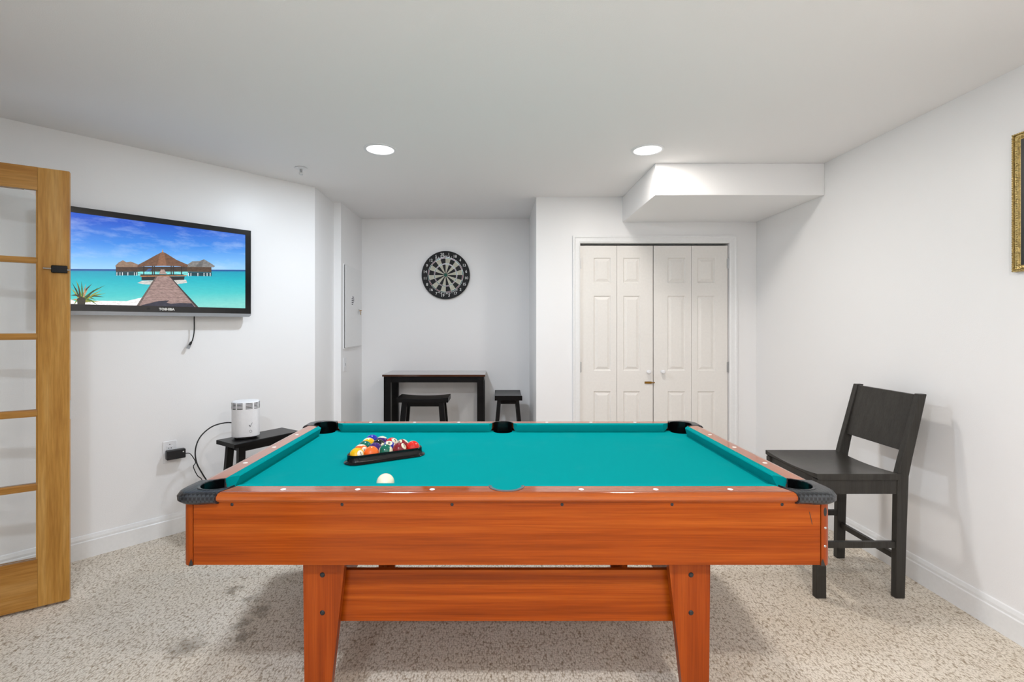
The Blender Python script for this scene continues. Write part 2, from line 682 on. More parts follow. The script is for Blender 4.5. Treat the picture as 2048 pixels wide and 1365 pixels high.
downlight(-.722, 3.0, COOL, 'lit round recessed ceiling light nearer the television wall', LAMP_W[0])
downlight(.934, 3.01, WARM, 'lit round recessed ceiling light in front of the soffit', LAMP_W[1])
downlight(-.722, .2, COOL, 'lit recessed ceiling light above the camera on the left', LAMP_W[2])
downlight(.934, .2, WARM, 'lit recessed ceiling light above the camera on the right', LAMP_W[3])
downlight(-.722, -1.7, COOL, 'unseen recessed fill light added behind the camera on the left', LAMP_W[4])  # fill lamp added in the unseen rear of the room
downlight(.934, -1.7, WARM, 'unseen recessed fill light added behind the camera on the right', LAMP_W[5])  # warm partner of the added fill lamp

sp = thing('fire_sprinkler', 'small chrome pendant fire sprinkler head on the ceiling', 'sprinkler', (-1.356, 3.356, CEIL))
MB().lathe([(0, -.001), (.040, -.001), (.043, -.004), (.040, -.007), (.020, -.010), (0, -.010)], 28).build('escutcheon', WHITEP, sp, smooth=True)
MB().lathe([(.009, -.009), (.009, -.020), (.006, -.024), (.006, -.030)], 12).build('sprinkler_body', STEEL, sp)
for s_ in (-1, 1):
    MB().tube([(s_ * .007, 0, -.020), (s_ * .012, 0, -.032), (s_ * .004, 0, -.046)], .0018, 6).build('frame_arm', STEEL, sp)
MB().lathe([(0, -.046), (.014, -.046), (.014, -.0475), (0, -.0475)], 16).build('deflector', STEEL, sp)

# ================================================================ POOL TABLE
TX, TY = 0.032, 2.147
TL, TD = 1.062, 0.595          # half length, half depth at the rail nose
ZR, ZB = 0.800, 0.758          # rail top, playing bed
pt = thing('pool_table', 'pool table with teal cloth, cherry wood cabinet and black corner caps', 'pool table', (TX, TY, 0))

WI, NI = .075, .105            # wood inner edge, cushion nose (insets)
NOSE = [(.024, ZR), (.018, ZR), (.008, ZR - .003), (.001, ZR - .011), (.001, ZR - .021), (.008, ZR - .029), (.030, ZR - .029)]
SPR, SPC = .059, .078          # side pocket radius and inset of its centre
CPR, CPC = .058, .092          # corner pockets
PADL = .128


def rail_long(sign):
    """wood rail on the front (sign -1) or rear (+1) long side with the side-pocket bite"""
    xs = [-(TL - PADL + .012) + i * (TL - PADL + .012 - SPR) / 10 for i in range(11)]
    inner = [(x, WI) for x in xs]
    for i in range(1, 24):
        th = math.pi * i / 24
        inner.append((-SPR * math.cos(th), WI - SPR * math.sin(th) * (.054 / .059)))
    inner += [(-x, WI) for x in reversed(xs)]
    rings = []
    for k, (x, ins) in enumerate(inner):
        e_ = 0 if 0 < k < len(inner) - 1 else (-1 if x > 0 else 1)
        sl = lambda o: x + e_ * (.006 + .036 * o / WI)
        col = [(sl(ins), ins, ZR - .029), (sl(ins), ins, ZR)] + [(sl(min(o, ins - .004)), min(o, ins - .004), z) for o, z in NOSE]
        rings.append([(px, sign * (TD - o), z) for px, o, z in col])
    return MB().strip(rings, closed=True, caps=True).build('rail', RAILX, pt, smooth=True, angle=40)


def rail_short(sign):
    rings = []
    for y in (-(TD - PADL + .012), TD - PADL + .012):
        col = [(WI, ZR - .029), (WI, ZR)] + NOSE
        e_ = -1 if y > 0 else 1
        rings.append([(sign * (TL - o), y + e_ * (.006 + .036 * o / WI), z) for o, z in col])
    return MB().strip(rings, closed=True, caps=True).build('rail', RAILY, pt, smooth=True, angle=40)


rails = [rail_long(-1), rail_long(1), rail_short(-1), rail_short(1)]
# pearl sights let into the rails
for r_, sg in ((rails[0], -1), (rails[1], 1)):
    for x in (-.735, -.49, -.245, .245, .49, .735):
        MB().lathe([(0, .0012), (.0082, .0010), (.0092, 0)], 16, (x, sg * (TD - .043), ZR)).build('sight', SIGHT, r_)
for r_, sg in ((rails[2], -1), (rails[3], 1)):
    for y in (-.245, .0, .245):
        MB().lathe([(0, .0012), (.0082, .0010), (.0092, 0)], 16, (sg * (TL - .043), y, ZR)).build('sight', SIGHT, r_)


def cushion(a, b, inward, ja, jb):
    """cloth cushion along a line on the wood's inner edge; ja/jb = how far the nose is cut back at each end"""
    a, b, q = Vector(a), Vector(b), Vector(inward)
    d = (b - a).normalized()
    w = NI - WI
    rings = []
    for p, j in ((a, ja), (b, -jb)):
        rr = []
        for o, z, e in ((-.004, ZR - .028, 0), (-.0005, ZR + .0005, 0), (.006, ZR + .0025, .2), (w - .003, ZR + .001, .9), (w, ZR - .003, 1),
                        (w - .002, ZR - .010, 1), (w - .015, ZB + .0005, .7)):
            g = p + q * o + d * j * e
            rr.append((g.x, g.y, z))
        rings.append(rr)
    return MB().strip(rings, closed=True, caps=True).build('cushion', FELT, pt, smooth=True, angle=30)


CE, CJ = .155, .037             # corner end of a cushion on the wood line, and its jaw
SG, SJ = .058, .018             # side pocket end, and its jaw
for sg in (-1, 1):
    yy = sg * (TD - WI)
    cushion((-(TL - CE), yy, 0), (-SG, yy, 0), (0, -sg, 0), CJ, SJ)
    cushion((SG, yy, 0), (TL - CE, yy, 0), (0, -sg, 0), SJ, CJ)
    xx = sg * (TL - WI)
    cushion((xx, -(TD - CE), 0), (xx, TD - CE, 0), (-sg, 0, 0), CJ, CJ)

# slate bed under the cloth, bitten by the six pockets
BI = .088
poly = []


def arc_pts(cx, cy, r, a0, a1, n=12):
    return [(cx + r * math.cos(a0 + (a1 - a0) * i / n), cy + r * math.sin(a0 + (a1 - a0) * i / n)) for i in range(n + 1)]


bx_, by_ = TL - BI, TD - BI
cr = CPR - .004
kx, ky = TL - CPC, TD - CPC
for (sx_, sy_, a0) in ((-1, -1, 90), (1, -1, 180), (1, 1, 270), (-1, 1, 0)):
    # quarter bite facing the table centre, plus the side pocket after corners 1 and 3
    if (sx_, sy_) in ((-1, -1), (1, 1)):
        st, en = R(a0) , R(a0 - 90)
    else:
        st, en = R(a0), R(a0 - 90)
    poly += arc_pts(sx_ * kx, sy_ * ky, cr, st + R(35), en - R(35), 16)
    if (sx_, sy_) == (-1, -1):
        poly += arc_pts(0, -(TD - SPC), SPR - .006, R(198), R(-18), 18)
    if (sx_, sy_) == (1, 1):
        poly += arc_pts(0, TD - SPC, SPR - .006, R(378), R(162), 18)
MB().prism(poly, ZB - .03, ZB).build('bed', FELT, pt)

# corner caps and pocket liners
for sx_ in (-1, 1):
    for sy_ in (-1, 1):
        OX_, OY_ = .018, .007       # overhang past the rails
        n = 25
        outer, inner = [], []
        r0 = .06
        path = [(PADL, -OY_)] + [(r0 - OX_ + (PADL - r0 + OX_) * (1 - i / 5), -OY_) for i in range(1, 5)]
        path += [(-OX_ + r0 + r0 * math.cos(a), -OY_ + r0 + r0 * math.sin(a)) for a in
                 [R(270) - R(90) * i / 14 for i in range(15)]]
        path += [(-OX_, -OY_ + r0 + (PADL - r0 + OY_) * i / 5) for i in range(1, 6)]
        n = len(path)
        for i in range(n):
            th = R(-13) - R(244) * i / (n - 1)
            inner.append((CPC + CPR * math.cos(th), CPC + CPR * math.sin(th)))
        rings = []
        for (ox, oy), (ix, iy) in zip(path, inner):
            o_ = Vector((ox, oy))
            i_ = Vector((ix, iy))
            dv = (i_ - o_)
            L_ = dv.length
            dv /= L_
            rim = i_ - dv * min(.009, L_ * .4)
            c_ = [(i_, ZR - .05), (i_, ZR + .002), (i_ - dv * .002, ZR + .0035), (rim, ZR + .0035), (rim - dv * .001, ZR + .0015),
                  (o_ + dv * min(.020, L_ * .5), ZR + .0015), (o_ + dv * min(.008, L_ * .3), ZR - .003), (o_, ZR - .013), (o_ + dv * .001, ZR - .026),
                  (o_ + dv * min(.010, L_ * .3), ZR - .033)]
            rings.append([(sx_ * (TL - p.x), sy_ * (TD - p.y), z) for p, z in c_])
        cap = MB().strip(rings, closed=True, caps=True).build('corner_cap', PAD, pt, smooth=True, angle=38)
        cx_, cy_ = sx_ * kx, sy_ * ky
        MB().lathe([(CPR - .003, ZB - .004), (CPR - .004, ZB - .05), (CPR - .018, ZB - .085), (0, ZB - .095)], 28, (cx_, cy_, 0)).build(
            'pocket_cup', BLACKP, cap, smooth=True)
        mid = math.atan2(sy_, sx_)
        MB().lathe([(CPR - .002, ZR + .001), (CPR - .003, ZB - .012)], 24, (cx_, cy_, 0), mid - R(118), mid + R(118)).build(
            'pocket_liner', BLACKP, cap, smooth=True)
for sy_ in (-1, 1):
    cy_ = sy_ * (TD - SPC)
    k = .054 / .059
    m = MB()
    ringA = []
    for i in range(29):
        a = math.pi * i / 28
        c_, s_ = math.cos(a), math.sin(a)
        b_ = [(SPR + .0005, ZR + .0005), (SPR, ZR + .0025), (SPR - .003, ZR + .0035), (SPR - .009, ZR + .0025), (SPR - .010, ZR - .003), (SPR - .010, ZB - .02)]
        ringA.append([(r * c_, sy_ * (TD - WI + r * s_ * k), z) for r, z in b_])
    pr = m.strip(ringA).build('side_pocket_rim', RIM if sy_ < 0 else BLACKP, pt, smooth=True)
    MB().lathe([(SPR - .005, ZB - .006), (SPR - .006, ZB - .05), (SPR - .02, ZB - .085), (0, ZB - .095)], 28, (0, cy_, 0)).build(
        'pocket_cup', BLACKP, pr, smooth=True)

# cabinet
AZ0, AZ1 = .566, ZR - .027
AI = .013
PW = .038
fa = MB().box(-(TL - AI - PW), TL - AI - PW, -(TD - AI), -(TD - AI - .010), AZ0, AZ1).build('apron', WOODX, pt)
MB().box(-(TL - AI - PW), TL - AI - PW, TD - AI - .010, TD - AI, AZ0, AZ1).build('apron', WOODX, pt)
for sg in (-1, 1):
    MB().box(*sorted((sg * (TL - AI), sg * (TL - AI - .02))), -(TD - AI - PW), TD - AI - PW, AZ0, AZ1).build('apron', WOODY, pt)
MB().box(-(TL - .04), TL - .04, -(TD - .04), TD - .04, AZ0 + .012, AZ0 + .03).build('cabinet_floor', WOODX, pt)
posts = {}
for sx_ in (-1, 1):
    for sy_ in (-1, 1):
        pl = [(0, PW)]
        pl += [(.034 - .034 * math.sin(a), .034 - .034 * math.cos(a)) for a in [R(90) * (1 - i / 9) for i in range(10)]]
        pl += [(PW, 0), (PW, .02), (.02, PW)]
        pl = [(sx_ * (TL - AI + .002 - x), sy_ * (TD - AI + .002 - y)) for x, y in pl]
        if sx_ * sy_ < 0:
            pl = pl[::-1]
        posts[sx_, sy_] = MB().prism(pl, AZ0 - .002, AZ1).build('corner_post', WOODZ, pt, smooth=True)
YF = -(TD - AI)


def disc(name, x, z, r, y, mat, parent, dome=.002, sx=1.0, sz=1.0, seg=16):
    prof = [(0, dome), (r * .7, dome * .8), (r, 0)]
    rings = [[(x + q * sx * math.cos(2 * math.pi * a / seg), y - h, z + q * sz * math.sin(2 * math.pi * a / seg)) for a in range(seg)] for q, h in prof]
    return MB().strip(rings, closed=True).build(name, mat, parent, smooth=True)


for x in (-.887, -.532, -.177, .178, .533, .888):
    disc('apron_screw', x, .761, .0052, YF, BLACKM, fa)
MB().add([(.975, YF - .0004, .738), (.977, YF - .0004, .738), (.986, YF - .0004, .697), (.984, YF - .0004, .697)], [(0, 1, 2, 3)]).build('scratch', SLOT, fa)
pR, pL = posts[1, -1], posts[-1, -1]
disc('latch_hole', 1.026, .738, .0085, YF - .0018, BLACKM, pR, .0012, .62, 1.7)
disc('post_screw', 1.027, .686, .0042, YF - .0015, STEEL, pR)
disc('post_screw', 1.026, .627, .0042, YF - .0015, STEEL, pR)
for sg, p_ in ((1, pR), (-1, pL)):
    xx = sg * (TL - AI - PW + .001)
    MB().add([(xx, YF - .0035, AZ0 - .002), (xx + sg * .013, YF - .0035, AZ0 - .002), (xx + sg * .010, YF - .0035, AZ0 + .009),
              (xx + sg * .005, YF - .0035, AZ0 + .022), (xx, YF - .0035, AZ0 + .010)], [(0, 1, 2, 3, 4)]).build('edge_chip', SLOT, p_)
# legs: tapered boards with a return, one lower panel on each long side
for sx_ in (-1, 1):
    for sy_ in (-1, 1):
        yo, yi = sy_ * (TD - .048), sy_ * (TD - .078)
        m = MB().hexa([(sx_ * .666, yo, 0), (sx_ * .595, yo, 0), (sx_ * .595, yi, 0), (sx_ * .666, yi, 0)],
                      [(sx_ * .672, yo, AZ0 + .012), (sx_ * .532, yo, AZ0 + .012), (sx_ * .532, yi, AZ0 + .012), (sx_ * .672, yi, AZ0 + .012)])
        yj = sy_ * (TD - .19)
        yk = sy_ * (TD - .14)
        m.hexa([(sx_ * .666, yi, 0), (sx_ * .636, yi, 0), (sx_ * .636, yk, 0), (sx_ * .666, yk, 0)],
               [(sx_ * .672, yi, AZ0 + .012), (sx_ * .642, yi, AZ0 + .012), (sx_ * .642, yj, AZ0 + .012), (sx_ * .672, yj, AZ0 + .012)])
        lg = m.build('leg', WOODZ, pt)
        if sy_ < 0:
            for z in (.516, .391):
                disc('leg_bolt', sx_ * .608, z, .0085, yo - .0003, BLACKM, lg, .004)
for sy_ in (-1, 1):
    MB().box(-.640, .640, *sorted((sy_ * (TD - .108), sy_ * (TD - .09))), .338, .511).build('lower_panel', WOODX, pt)
for sx_ in (-1, 1):
    MB().box(*sorted((sx_ * .63, sx_ * .612)), -(TD - .15), TD - .15, .338, .511).build('lower_panel', WOODY, pt)

# ================================================================ BALLS AND RACK
BR = .0308
SP_ = .0623
by0 = Vector((-.594, 2.056))
ea = Vector((math.cos(R(30)), math.sin(R(30)))) * SP_
eb = Vector((0, 1)) * SP_
sph = MB()
prof = [(BR * math.sin(math.pi * i / 20), -BR * math.cos(math.pi * i / 20)) for i in range(21)]
sph.lathe(prof, 40)
CAMDIR = Vector((.27, -.93, .25))
XX, ZZ = Vector((1, 0, 0)), Vector((0, 0, 1))
CO = {'yellow': (250, 190, 10), 'blue': (28, 42, 170), 'red': (222, 38, 26), 'purple': (66, 34, 110), 'orange': (250, 110, 40),
      'green': (0, 104, 84), 'maroon': (134, 30, 40), 'black': (18, 18, 22)}


def billiard_ball(name, label, x, y, color, stripe, number, spot, axis=None):
    t = thing(name, label, 'ball', (x, y, ZB + BR), 0, 'racked billiard balls' if number else None)
    spot = Vector(spot).normalized()
    if axis is None:
        axis = ZZ if abs(spot.z) < .9 else XX
    zx = Vector(axis)
    zx = (zx - spot * zx.dot(spot)).normalized()
    m = Matrix((spot, zx.cross(spot), zx)).transposed().to_4x4()
    t.rotation_euler = m.to_euler()
    b = sph.build('ball_body', ball_mat('resin_' + name + str(number), color, stripe) if number else CREAM, t, smooth=True, angle=180)
    if number:
        cap = [(BR * 1.004 * math.sin(a), BR * 1.004 * math.cos(a)) for a in [R(29) * i / 4 for i in range(5)]]
        rings = [[(h, r * math.cos(2 * math.pi * k / 24), r * math.sin(2 * math.pi * k / 24)) for k in range(24)] for r, h in cap]
        s_ = MB().strip(rings, closed=True).build('number_spot', CREAM, t, smooth=True)
        mt = Matrix.Translation((BR * 1.008, 0, 0)) @ Matrix.Rotation(R(90), 4, 'Z') @ Matrix.Rotation(R(90), 4, 'X')
        text_mesh(str(number), .017 if number < 10 else .014, 'numeral', BLACKM, s_, mt, bold=.0004)
    return t


V_ = CAMDIR
HID = Vector((0, .9, -.3))
balls = [
    (0, 0, 'yellow', 0, 1, V_ * .72 + XX * .62 + ZZ * .25, None, 'yellow number 1 ball in the left corner of the rack'),
    (1, 0, 'orange', 0, 5, HID, None, 'plain orange ball in the rack right of the yellow corner ball'),
    (2, 0, 'green', 1, 14, HID, XX, 'green striped ball in the middle of the rack front row'),
    (3, 0, 'maroon', 0, 7, V_ * .3 + XX * .75 + ZZ * .6, None, 'maroon ball in the rack front row next to the red corner ball'),
    (4, 0, 'red', 1, 11, Vector((.9, .3, .1)), Vector((0, .7, .72)), 'red and cream ball in the right corner of the rack'),
    (0, 1, 'orange', 1, 13, V_ * .7 + XX * .65 + ZZ * .2, Vector((.2, .1, 1)), 'orange number 13 ball behind the yellow corner ball'),
    (0, 2, 'green', 0, 6, HID, None, 'plain dark green ball midway along the rack left side'),
    (0, 3, 'yellow', 1, 9, HID, Vector((-.35, .45, .8)), 'yellow and cream striped ball in front of the rear blue ball'),
    (0, 4, 'blue', 0, 2, HID, None, 'plain blue ball in the rear corner of the rack'),
    (1, 1, 'purple', 0, 4, HID, None, 'plain purple ball inside the rack behind the orange one'),
    (2, 1, 'blue', 1, 10, ZZ * .8 + V_ * .55, XX, 'blue number 10 ball inside the rack with spot on top'),
    (1, 2, 'black', 0, 8, V_ * .6 + XX * .7 - ZZ * .05, None, 'black number 8 ball inside the rack'),
    (1, 3, 'purple', 1, 12, HID, Vector((.05, -.15, 1)), 'cream topped striped ball on the rack rear side'),
    (2, 2, 'red', 0, 3, V_ * .5 + XX * .5 + ZZ * .65, None, 'red number 3 ball on the rack rear side'),
    (3, 1, 'maroon', 1, 15, V_ * .55 - XX * .55 + ZZ * .6, Vector((.6, .5, .5)), 'maroon number 15 ball behind the red corner ball'),
]
for i, j, cn, st, num, spt, ax, lab in balls:
    p = by0 + ea * i + eb * j
    billiard_ball('billiard_ball', lab, p.x, p.y, CO[cn], st, num, spt, ax)
billiard_ball('cue_ball', 'plain cream cue ball lying against the front cushion', -.391, TY - TD + NI + BR + .012, None, 0, 0, V_)

# triangular rack
cs = [by0, by0 + ea * 4, by0 + eb * 4]
rk = thing('ball_rack', 'black plastic triangle rack around the billiard balls', 'rack', ((cs[0].x + cs[1].x + cs[2].x) / 3, (cs[0].y + cs[1].y + cs[2].y) / 3, ZB))


def tri_ring(off, z):
    out = []
    for k in range(3):
        c, p, n_ = cs[k], cs[k - 1], cs[(k + 1) % 3]
        d_in, d_out = (c - p).normalized(), (n_ - c).normalized()
        n1 = Vector((d_in.y, -d_in.x))
        a0 = math.atan2(n1.y, n1.x)
        for s_ in range(9):
            a = a0 + R(120) * s_ / 8
            out.append((c.x + off * math.cos(a) - rk.location.x, c.y + off * math.sin(a) - rk.location.y, z))
    return out


pr_ = [(BR + .0025, .001), (BR + .0025, .035), (BR + .004, .037), (BR + .007, .037), (BR + .009, .035), (BR + .010, .012), (BR + .013, .008),
       (BR + .021, .006), (BR + .023, .0035), (BR + .021, .001)]
m = MB()
rg = [tri_ring(o, z) for o, z in pr_]
rg.append(rg[0])
m.strip(rg, closed=True).build('rack_frame', BLACKP, rk, smooth=True, angle=40)

# ================================================================ ALCOVE: BAR TABLE, STOOLS, DARTBOARD
bt = thing('bar_table', 'narrow black bar table with walnut top under the dartboard', 'table', (-.590, 4.728, 0))
hw, hd = .480, .213
MB().box(-hw, hw, -hd, hd, .861, .879).build('tabletop', TOPW, bt, bevel=.002)
for sx_ in (-1, 1):
    for sy_ in (-1, 1):
        MB().box(*sorted((sx_ * (hw - .012), sx_ * (hw - .076))), *sorted((sy_ * (hd - .012), sy_ * (hd - .070))), 0, .861).build('leg', BLKWOOD, bt, bevel=.002)
for sy_ in (-1, 1):
    MB().box(-hw + .07, hw - .07, *sorted((sy_ * (hd - .014), sy_ * (hd - .034))), .806, .861).build('apron_board', BLKWOOD, bt)
for sx_ in (-1, 1):
    MB().box(*sorted((sx_ * (hw - .014), sx_ * (hw - .034))), -hd + .065, hd - .065, .806, .861).build('apron_board', BLKWOOD, bt)


def stool(label, loc, rotz, L=.455, W=.25, H=.70, dip=.014, th=.042, ap=.042, splay_l=.035, splay_w=.045, lw=.048):
    t = thing('saddle_stool', label, 'stool', loc, rotz, 'black wooden stools')
    n, k = 16, 6
    top, bot = [], []
    rings = []
    for i in range(n + 1):
        x = -L / 2 + L * i / n
        d = dip * (1 - (2 * x / L) ** 2)
        e = .004
        r_ = [(x, -W / 2, H - th), (x, -W / 2, H - d - e), (x, -W / 2 + e, H - d), (x, W / 2 - e, H - d), (x, W / 2, H - d - e), (x, W / 2, H - th)]
        rings.append(r_)
    MB().strip(rings, closed=True, caps=True).build('seat', BLKWOOD, t, smooth=True, angle=30)
    zt = H - th
    il, iw = .065, .055
    for sx_ in (-1, 1):
        for sy_ in (-1, 1):
            a = Vector((sx_ * (L / 2 - il), sy_ * (W / 2 - iw + .012), zt))
            b = Vector((sx_ * (L / 2 - il + splay_l * 1.6), sy_ * (W / 2 - iw + .012 + splay_w * 1.3), 0))
            q = [(-1, -1), (1, -1), (1, 1), (-1, 1)]
            MB().hexa([b + Vector((i * lw / 2, j * .016, 0)) for i, j in q], [a + Vector((i * lw / 2, j * .016, 0)) for i, j in q]).build(
                'leg', BLKWOOD, t, bevel=.002)
    x0, y0 = L / 2 - il - lw / 2 + .004, W / 2 - iw + .010
    for sy_ in (-1, 1):
        MB().box(-x0, x0, *sorted((sy_ * y0, sy_ * (y0 - .018))), zt - ap, zt).build('seat_rail', BLKWOOD, t)
    for sx_ in (-1, 1):
        MB().box(*sorted((sx_ * (L / 2 - il), sx_ * (L / 2 - il - .018))), -y0 + .012, y0 - .012, zt - ap, zt).build('seat_rail', BLKWOOD, t)
    # stretchers between the splayed legs
    for z, ends in ((.20, 'w'), (.28, 'l')):
        f = 1 - z / zt
        xl = L / 2 - il + splay_l * 1.6 * f
        yw = W / 2 - iw + .012 + splay_w * 1.3 * f
        for s_ in (-1, 1):
            if ends == 'l':
                MB().box(-xl, xl, s_ * yw - .009, s_ * yw + .009, z - .015, z + .015).build('stretcher', BLKWOOD, t)
            else:
                MB().box(s_ * xl - .009, s_ * xl + .009, -yw, yw, z - .015, z + .015).build('stretcher', BLKWOOD, t)
    return t


stool('black saddle stool tucked broadside under the narrow bar table', (-.659, 4.40, 0), 0)
stool('black saddle stool standing end-on to the right of the bar table', (.104, 4.59, 0), R(90), L=.40)
stool('black wooden stool by the left wall with a white router on it', (-1.551, 3.171, 0), R(56.5), L=.445, W=.212, H=.62,
      dip=.0, th=.026, ap=.04, splay_l=.02, splay_w=.03, lw=.042)

# dartboard
DBR = .2445
db_ = thing('dartboard', 'round black and cream dartboard hanging on the alcove wall', 'dartboard', (-.5216, YB, 1.851))


def disc_y(prof, seg=64):
    rings = [[(r * math.cos(2 * math.pi * k / seg), -h, r * math.sin(2 * math.pi * k / seg)) for k in range(seg)] for r, h in prof]
    return MB().strip(rings, closed=True)


BLKB = plain('black_sisal', (17, 17, 20), 0.7)
CRMB = plain('cream_sisal', (196, 194, 178), 0.8)
disc_y([(0, 0.001), (DBR - .004, .001), (DBR, .005), (DBR, .030), (DBR - .003, .033), (0, .033)]).build('board_body', BLKB, db_, smooth=True)
order = [20, 1, 18, 4, 13, 6, 10, 15, 2, 17, 3, 19, 7, 16, 8, 11, 14, 9, 12, 5]
OFF = -9.4
RED, GRN = plain('red_sisal', (120, 44, 56), 0.8), plain('green_sisal', (40, 92, 80), 0.8)
NUMM = plain('white_numbers', (225, 225, 225), 0.5)
for k, num in enumerate(order):
    # 20 cells, alternately black and cream
    ac = R(90 - OFF - 18 * k)
    a0, a1 = ac - R(9), ac + R(9)
    m = MB()
    for r0, r1 in ((.018, .109), (.117, .170)):
        ring = lambda r, h: [(r * math.cos(a0 + (a1 - a0) * i / 4), -h, r * math.sin(a0 + (a1 - a0) * i / 4)) for i in range(5)]
        m.strip([ring(r0, .0331), ring(r0, .0345), ring(r1, .0345), ring(r1, .0331)])
    seg_ = m.build('segment', BLKB if k % 2 == 0 else CRMB, db_)
    for r0, r1 in ((.109, .117), (.170, .178)):
        MB().strip([ring(r0, .0338), ring(r1, .0338)]).build('scoring_band', RED if k % 2 == 0 else GRN, seg_)
    rn = .2115
    text_mesh(str(num), .039, 'numeral', NUMM, db_, Matrix.Translation((rn * math.cos(ac), -.0335, rn * math.sin(ac))) @ FACE_CAM, bold=.0004)
for r in (.109, .117, .170, .180):
    pts = [(r * math.cos(2 * math.pi * i / 48), -.0355, r * math.sin(2 * math.pi * i / 48)) for i in range(49)]
    MB().tube(pts, .0013, 5).build('ring_wire', STEEL, db_)
disc_y([(0, .0365), (.015, .036), (.019, .0335)], 20).build('bullseye', GRN, db_)
for txt, a_mid, flip, rr in (('NARWHAL', 96, 1, .189), ('ABINGTON', 277, -1, .189)):
    for i, ch in enumerate(txt):
        da_ = (i - (len(txt) - 1) / 2) * 8.2
        a = R(a_mid - flip * da_)
        tilt = (a - R(90)) if flip > 0 else (a + R(90))
        text_mesh(ch, .027, 'lettering', NUMM, db_, Matrix.Translation((rr * math.cos(a), -.0335, rr * math.sin(a))) @ Matrix.Rotation(-tilt, 4, 'Y') @ FACE_CAM,
                  shear=.2, bold=.0002)

# fuse panel on the alcove's left wall (faces +X)
ep = thing('electrical_panel', 'white electrical panel door on the alcove side wall with key', 'electrical panel', (XP, 4.36, 1.124))
MB().box(0, .010, 0, .52, 0, .773).build('panel_frame', WALL, ep, bevel=.003)
MB().box(.010, .022, .012, .50, .012, .761).build('panel_door', TRIM, ep, bevel=.003)
MB().box(.0101, .0135, .001, .0115, .010, .763).build('hinge_gap', SLOT, ep)
lab_ = MB().box(.0221, .0226, .17, .27, .40, .495).build('rating_label', WHITEP, ep)
for k, (y0, y1) in enumerate(((.20, .25), (.18, .26), (.18, .26), (.18, .24), (.18, .22))):
    MB().box(.0227, .0229, y0, y1, .478 - k * .017, .486 - k * .017).build('print_line', INK, lab_)
lk = MB().box(.022, .030, .405, .43, .348, .373).build('lock', STEEL, ep, bevel=.002)
MB().box(.030, .050, .416, .419, .357, .364).box(.040, .0415, .408, .428, .318, .355).build('key', BRASS, lk)


def outlet(name, label, loc, rotz, group='white wall plates', slots=True, h=.125):
    """plate whose face looks along local -Y"""
    t = thing(name, label, 'outlet', loc, rotz, group)
    pl_ = MB().box(-.038, .038, -.006, 0, -h / 2, h / 2).build('cover_plate', WHITEP, t, bevel=.003)
    if slots:
        for zc in (.022, -.022):
            f = MB().box(-.017, .017, -.0085, -.006, zc - .0165, zc + .0165).build('receptacle', WHITEP, t, bevel=.002)
            for sx_ in (-1, 1):
                MB().box(sx_ * .0065 - .0012, sx_ * .0065 + .0012, -.0089, -.0085, zc - .001, zc + .008).build('slot', SLOT, f)
            MB().box(-.002, .002, -.0089, -.0085, zc - .011, zc - .007).build('slot', SLOT, f)
        disc('plate_screw', 0, .048, .003, -.006, SLOT, t)
        disc('plate_screw', 0, -.048, .003, -.006, SLOT, t)
    else:
        MB().box(-.012, .012, -.009, -.006, -.024, .024).build('switch_paddle', WHITEP, t, bevel=.002)
        MB().box(-.003, .003, -.0105, -.009, -.012, .012).build('toggle', INK, t)
    return t


po = LW(.760, 0)
outlet('wall_outlet', 'white wall outlet low on the left wall with black adapter plugged in', (po.x, po.y, .53), LANG, h=.14, group=None)
outlet('wall_switch', 'white switch plate below the electrical panel', (XP, 4.40, .985), R(90), slots=False)
for o in bpy.data.objects:
    if o.name.startswith('wall_switch'):
        o['category'] = 'switch'
        if 'group' in o:
            del o['group']

# power adapter and its cord
pa = LW(.760, .009)
ad = thing('power_adapter', 'black plug-in power adapter with a thin cord at the left wall outlet', 'adapter', (pa.x, pa.y, .517), LANG)
MB().box(-.027, .076, -.046, -.006, -.029, .029).build('adapter_body', BLACKM, ad, bevel=.004)
MB().box(-.007, -.005, -.006, .006, -.005, .002).box(.005, .007, -.006, .006, -.005, .002).build('prong', STEEL, ad)
disc('indicator', .062, .012, .004, -.046, SIGHT, ad, .0005)
inv = (Matrix.Translation(ad.location) @ Matrix.Rotation(LANG, 4, 'Z')).inverted()
wp = [(-2.002, 3.117, .517), (-1.985, 3.136, .509), (-1.970, 3.153, .472), (-1.964, 3.159, .444), (-1.972, 3.151, .418), (-1.956, 3.168, .357),
      (-1.937, 3.189, .317), (-1.90, 3.22, .16), (-1.86, 3.23, .03), (-1.80, 3.22, .008), (-1.70, 3.26, .008)]
cord_pts = [inv @ Vector(p) for p in smooth_path(wp)]
MB().tube(cord_pts, .0028, 6).build('cord', BLACKM, ad, smooth=True)

# ================================================================ ROUTER AND ITS CABLE
rt = thing('wifi_router', 'white cylindrical wifi router with slotted top on the black stool', 'router', (-1.615, 3.118, .62))
RW = .081
rt.rotation_euler = (0, 0, R(27))


def rsq(r, z, n=48):
    """rounded-square section, slightly wider than deep"""
    out = []
    for k in range(n):
        a = 2 * math.pi * k / n
        c, s_ = math.cos(a), math.sin(a)
        e = 2 / 2.6
        out.append((r * abs(c) ** e * (1 if c > 0 else -1), r * .92 * abs(s_) ** e * (1 if s_ > 0 else -1), z))
    return out


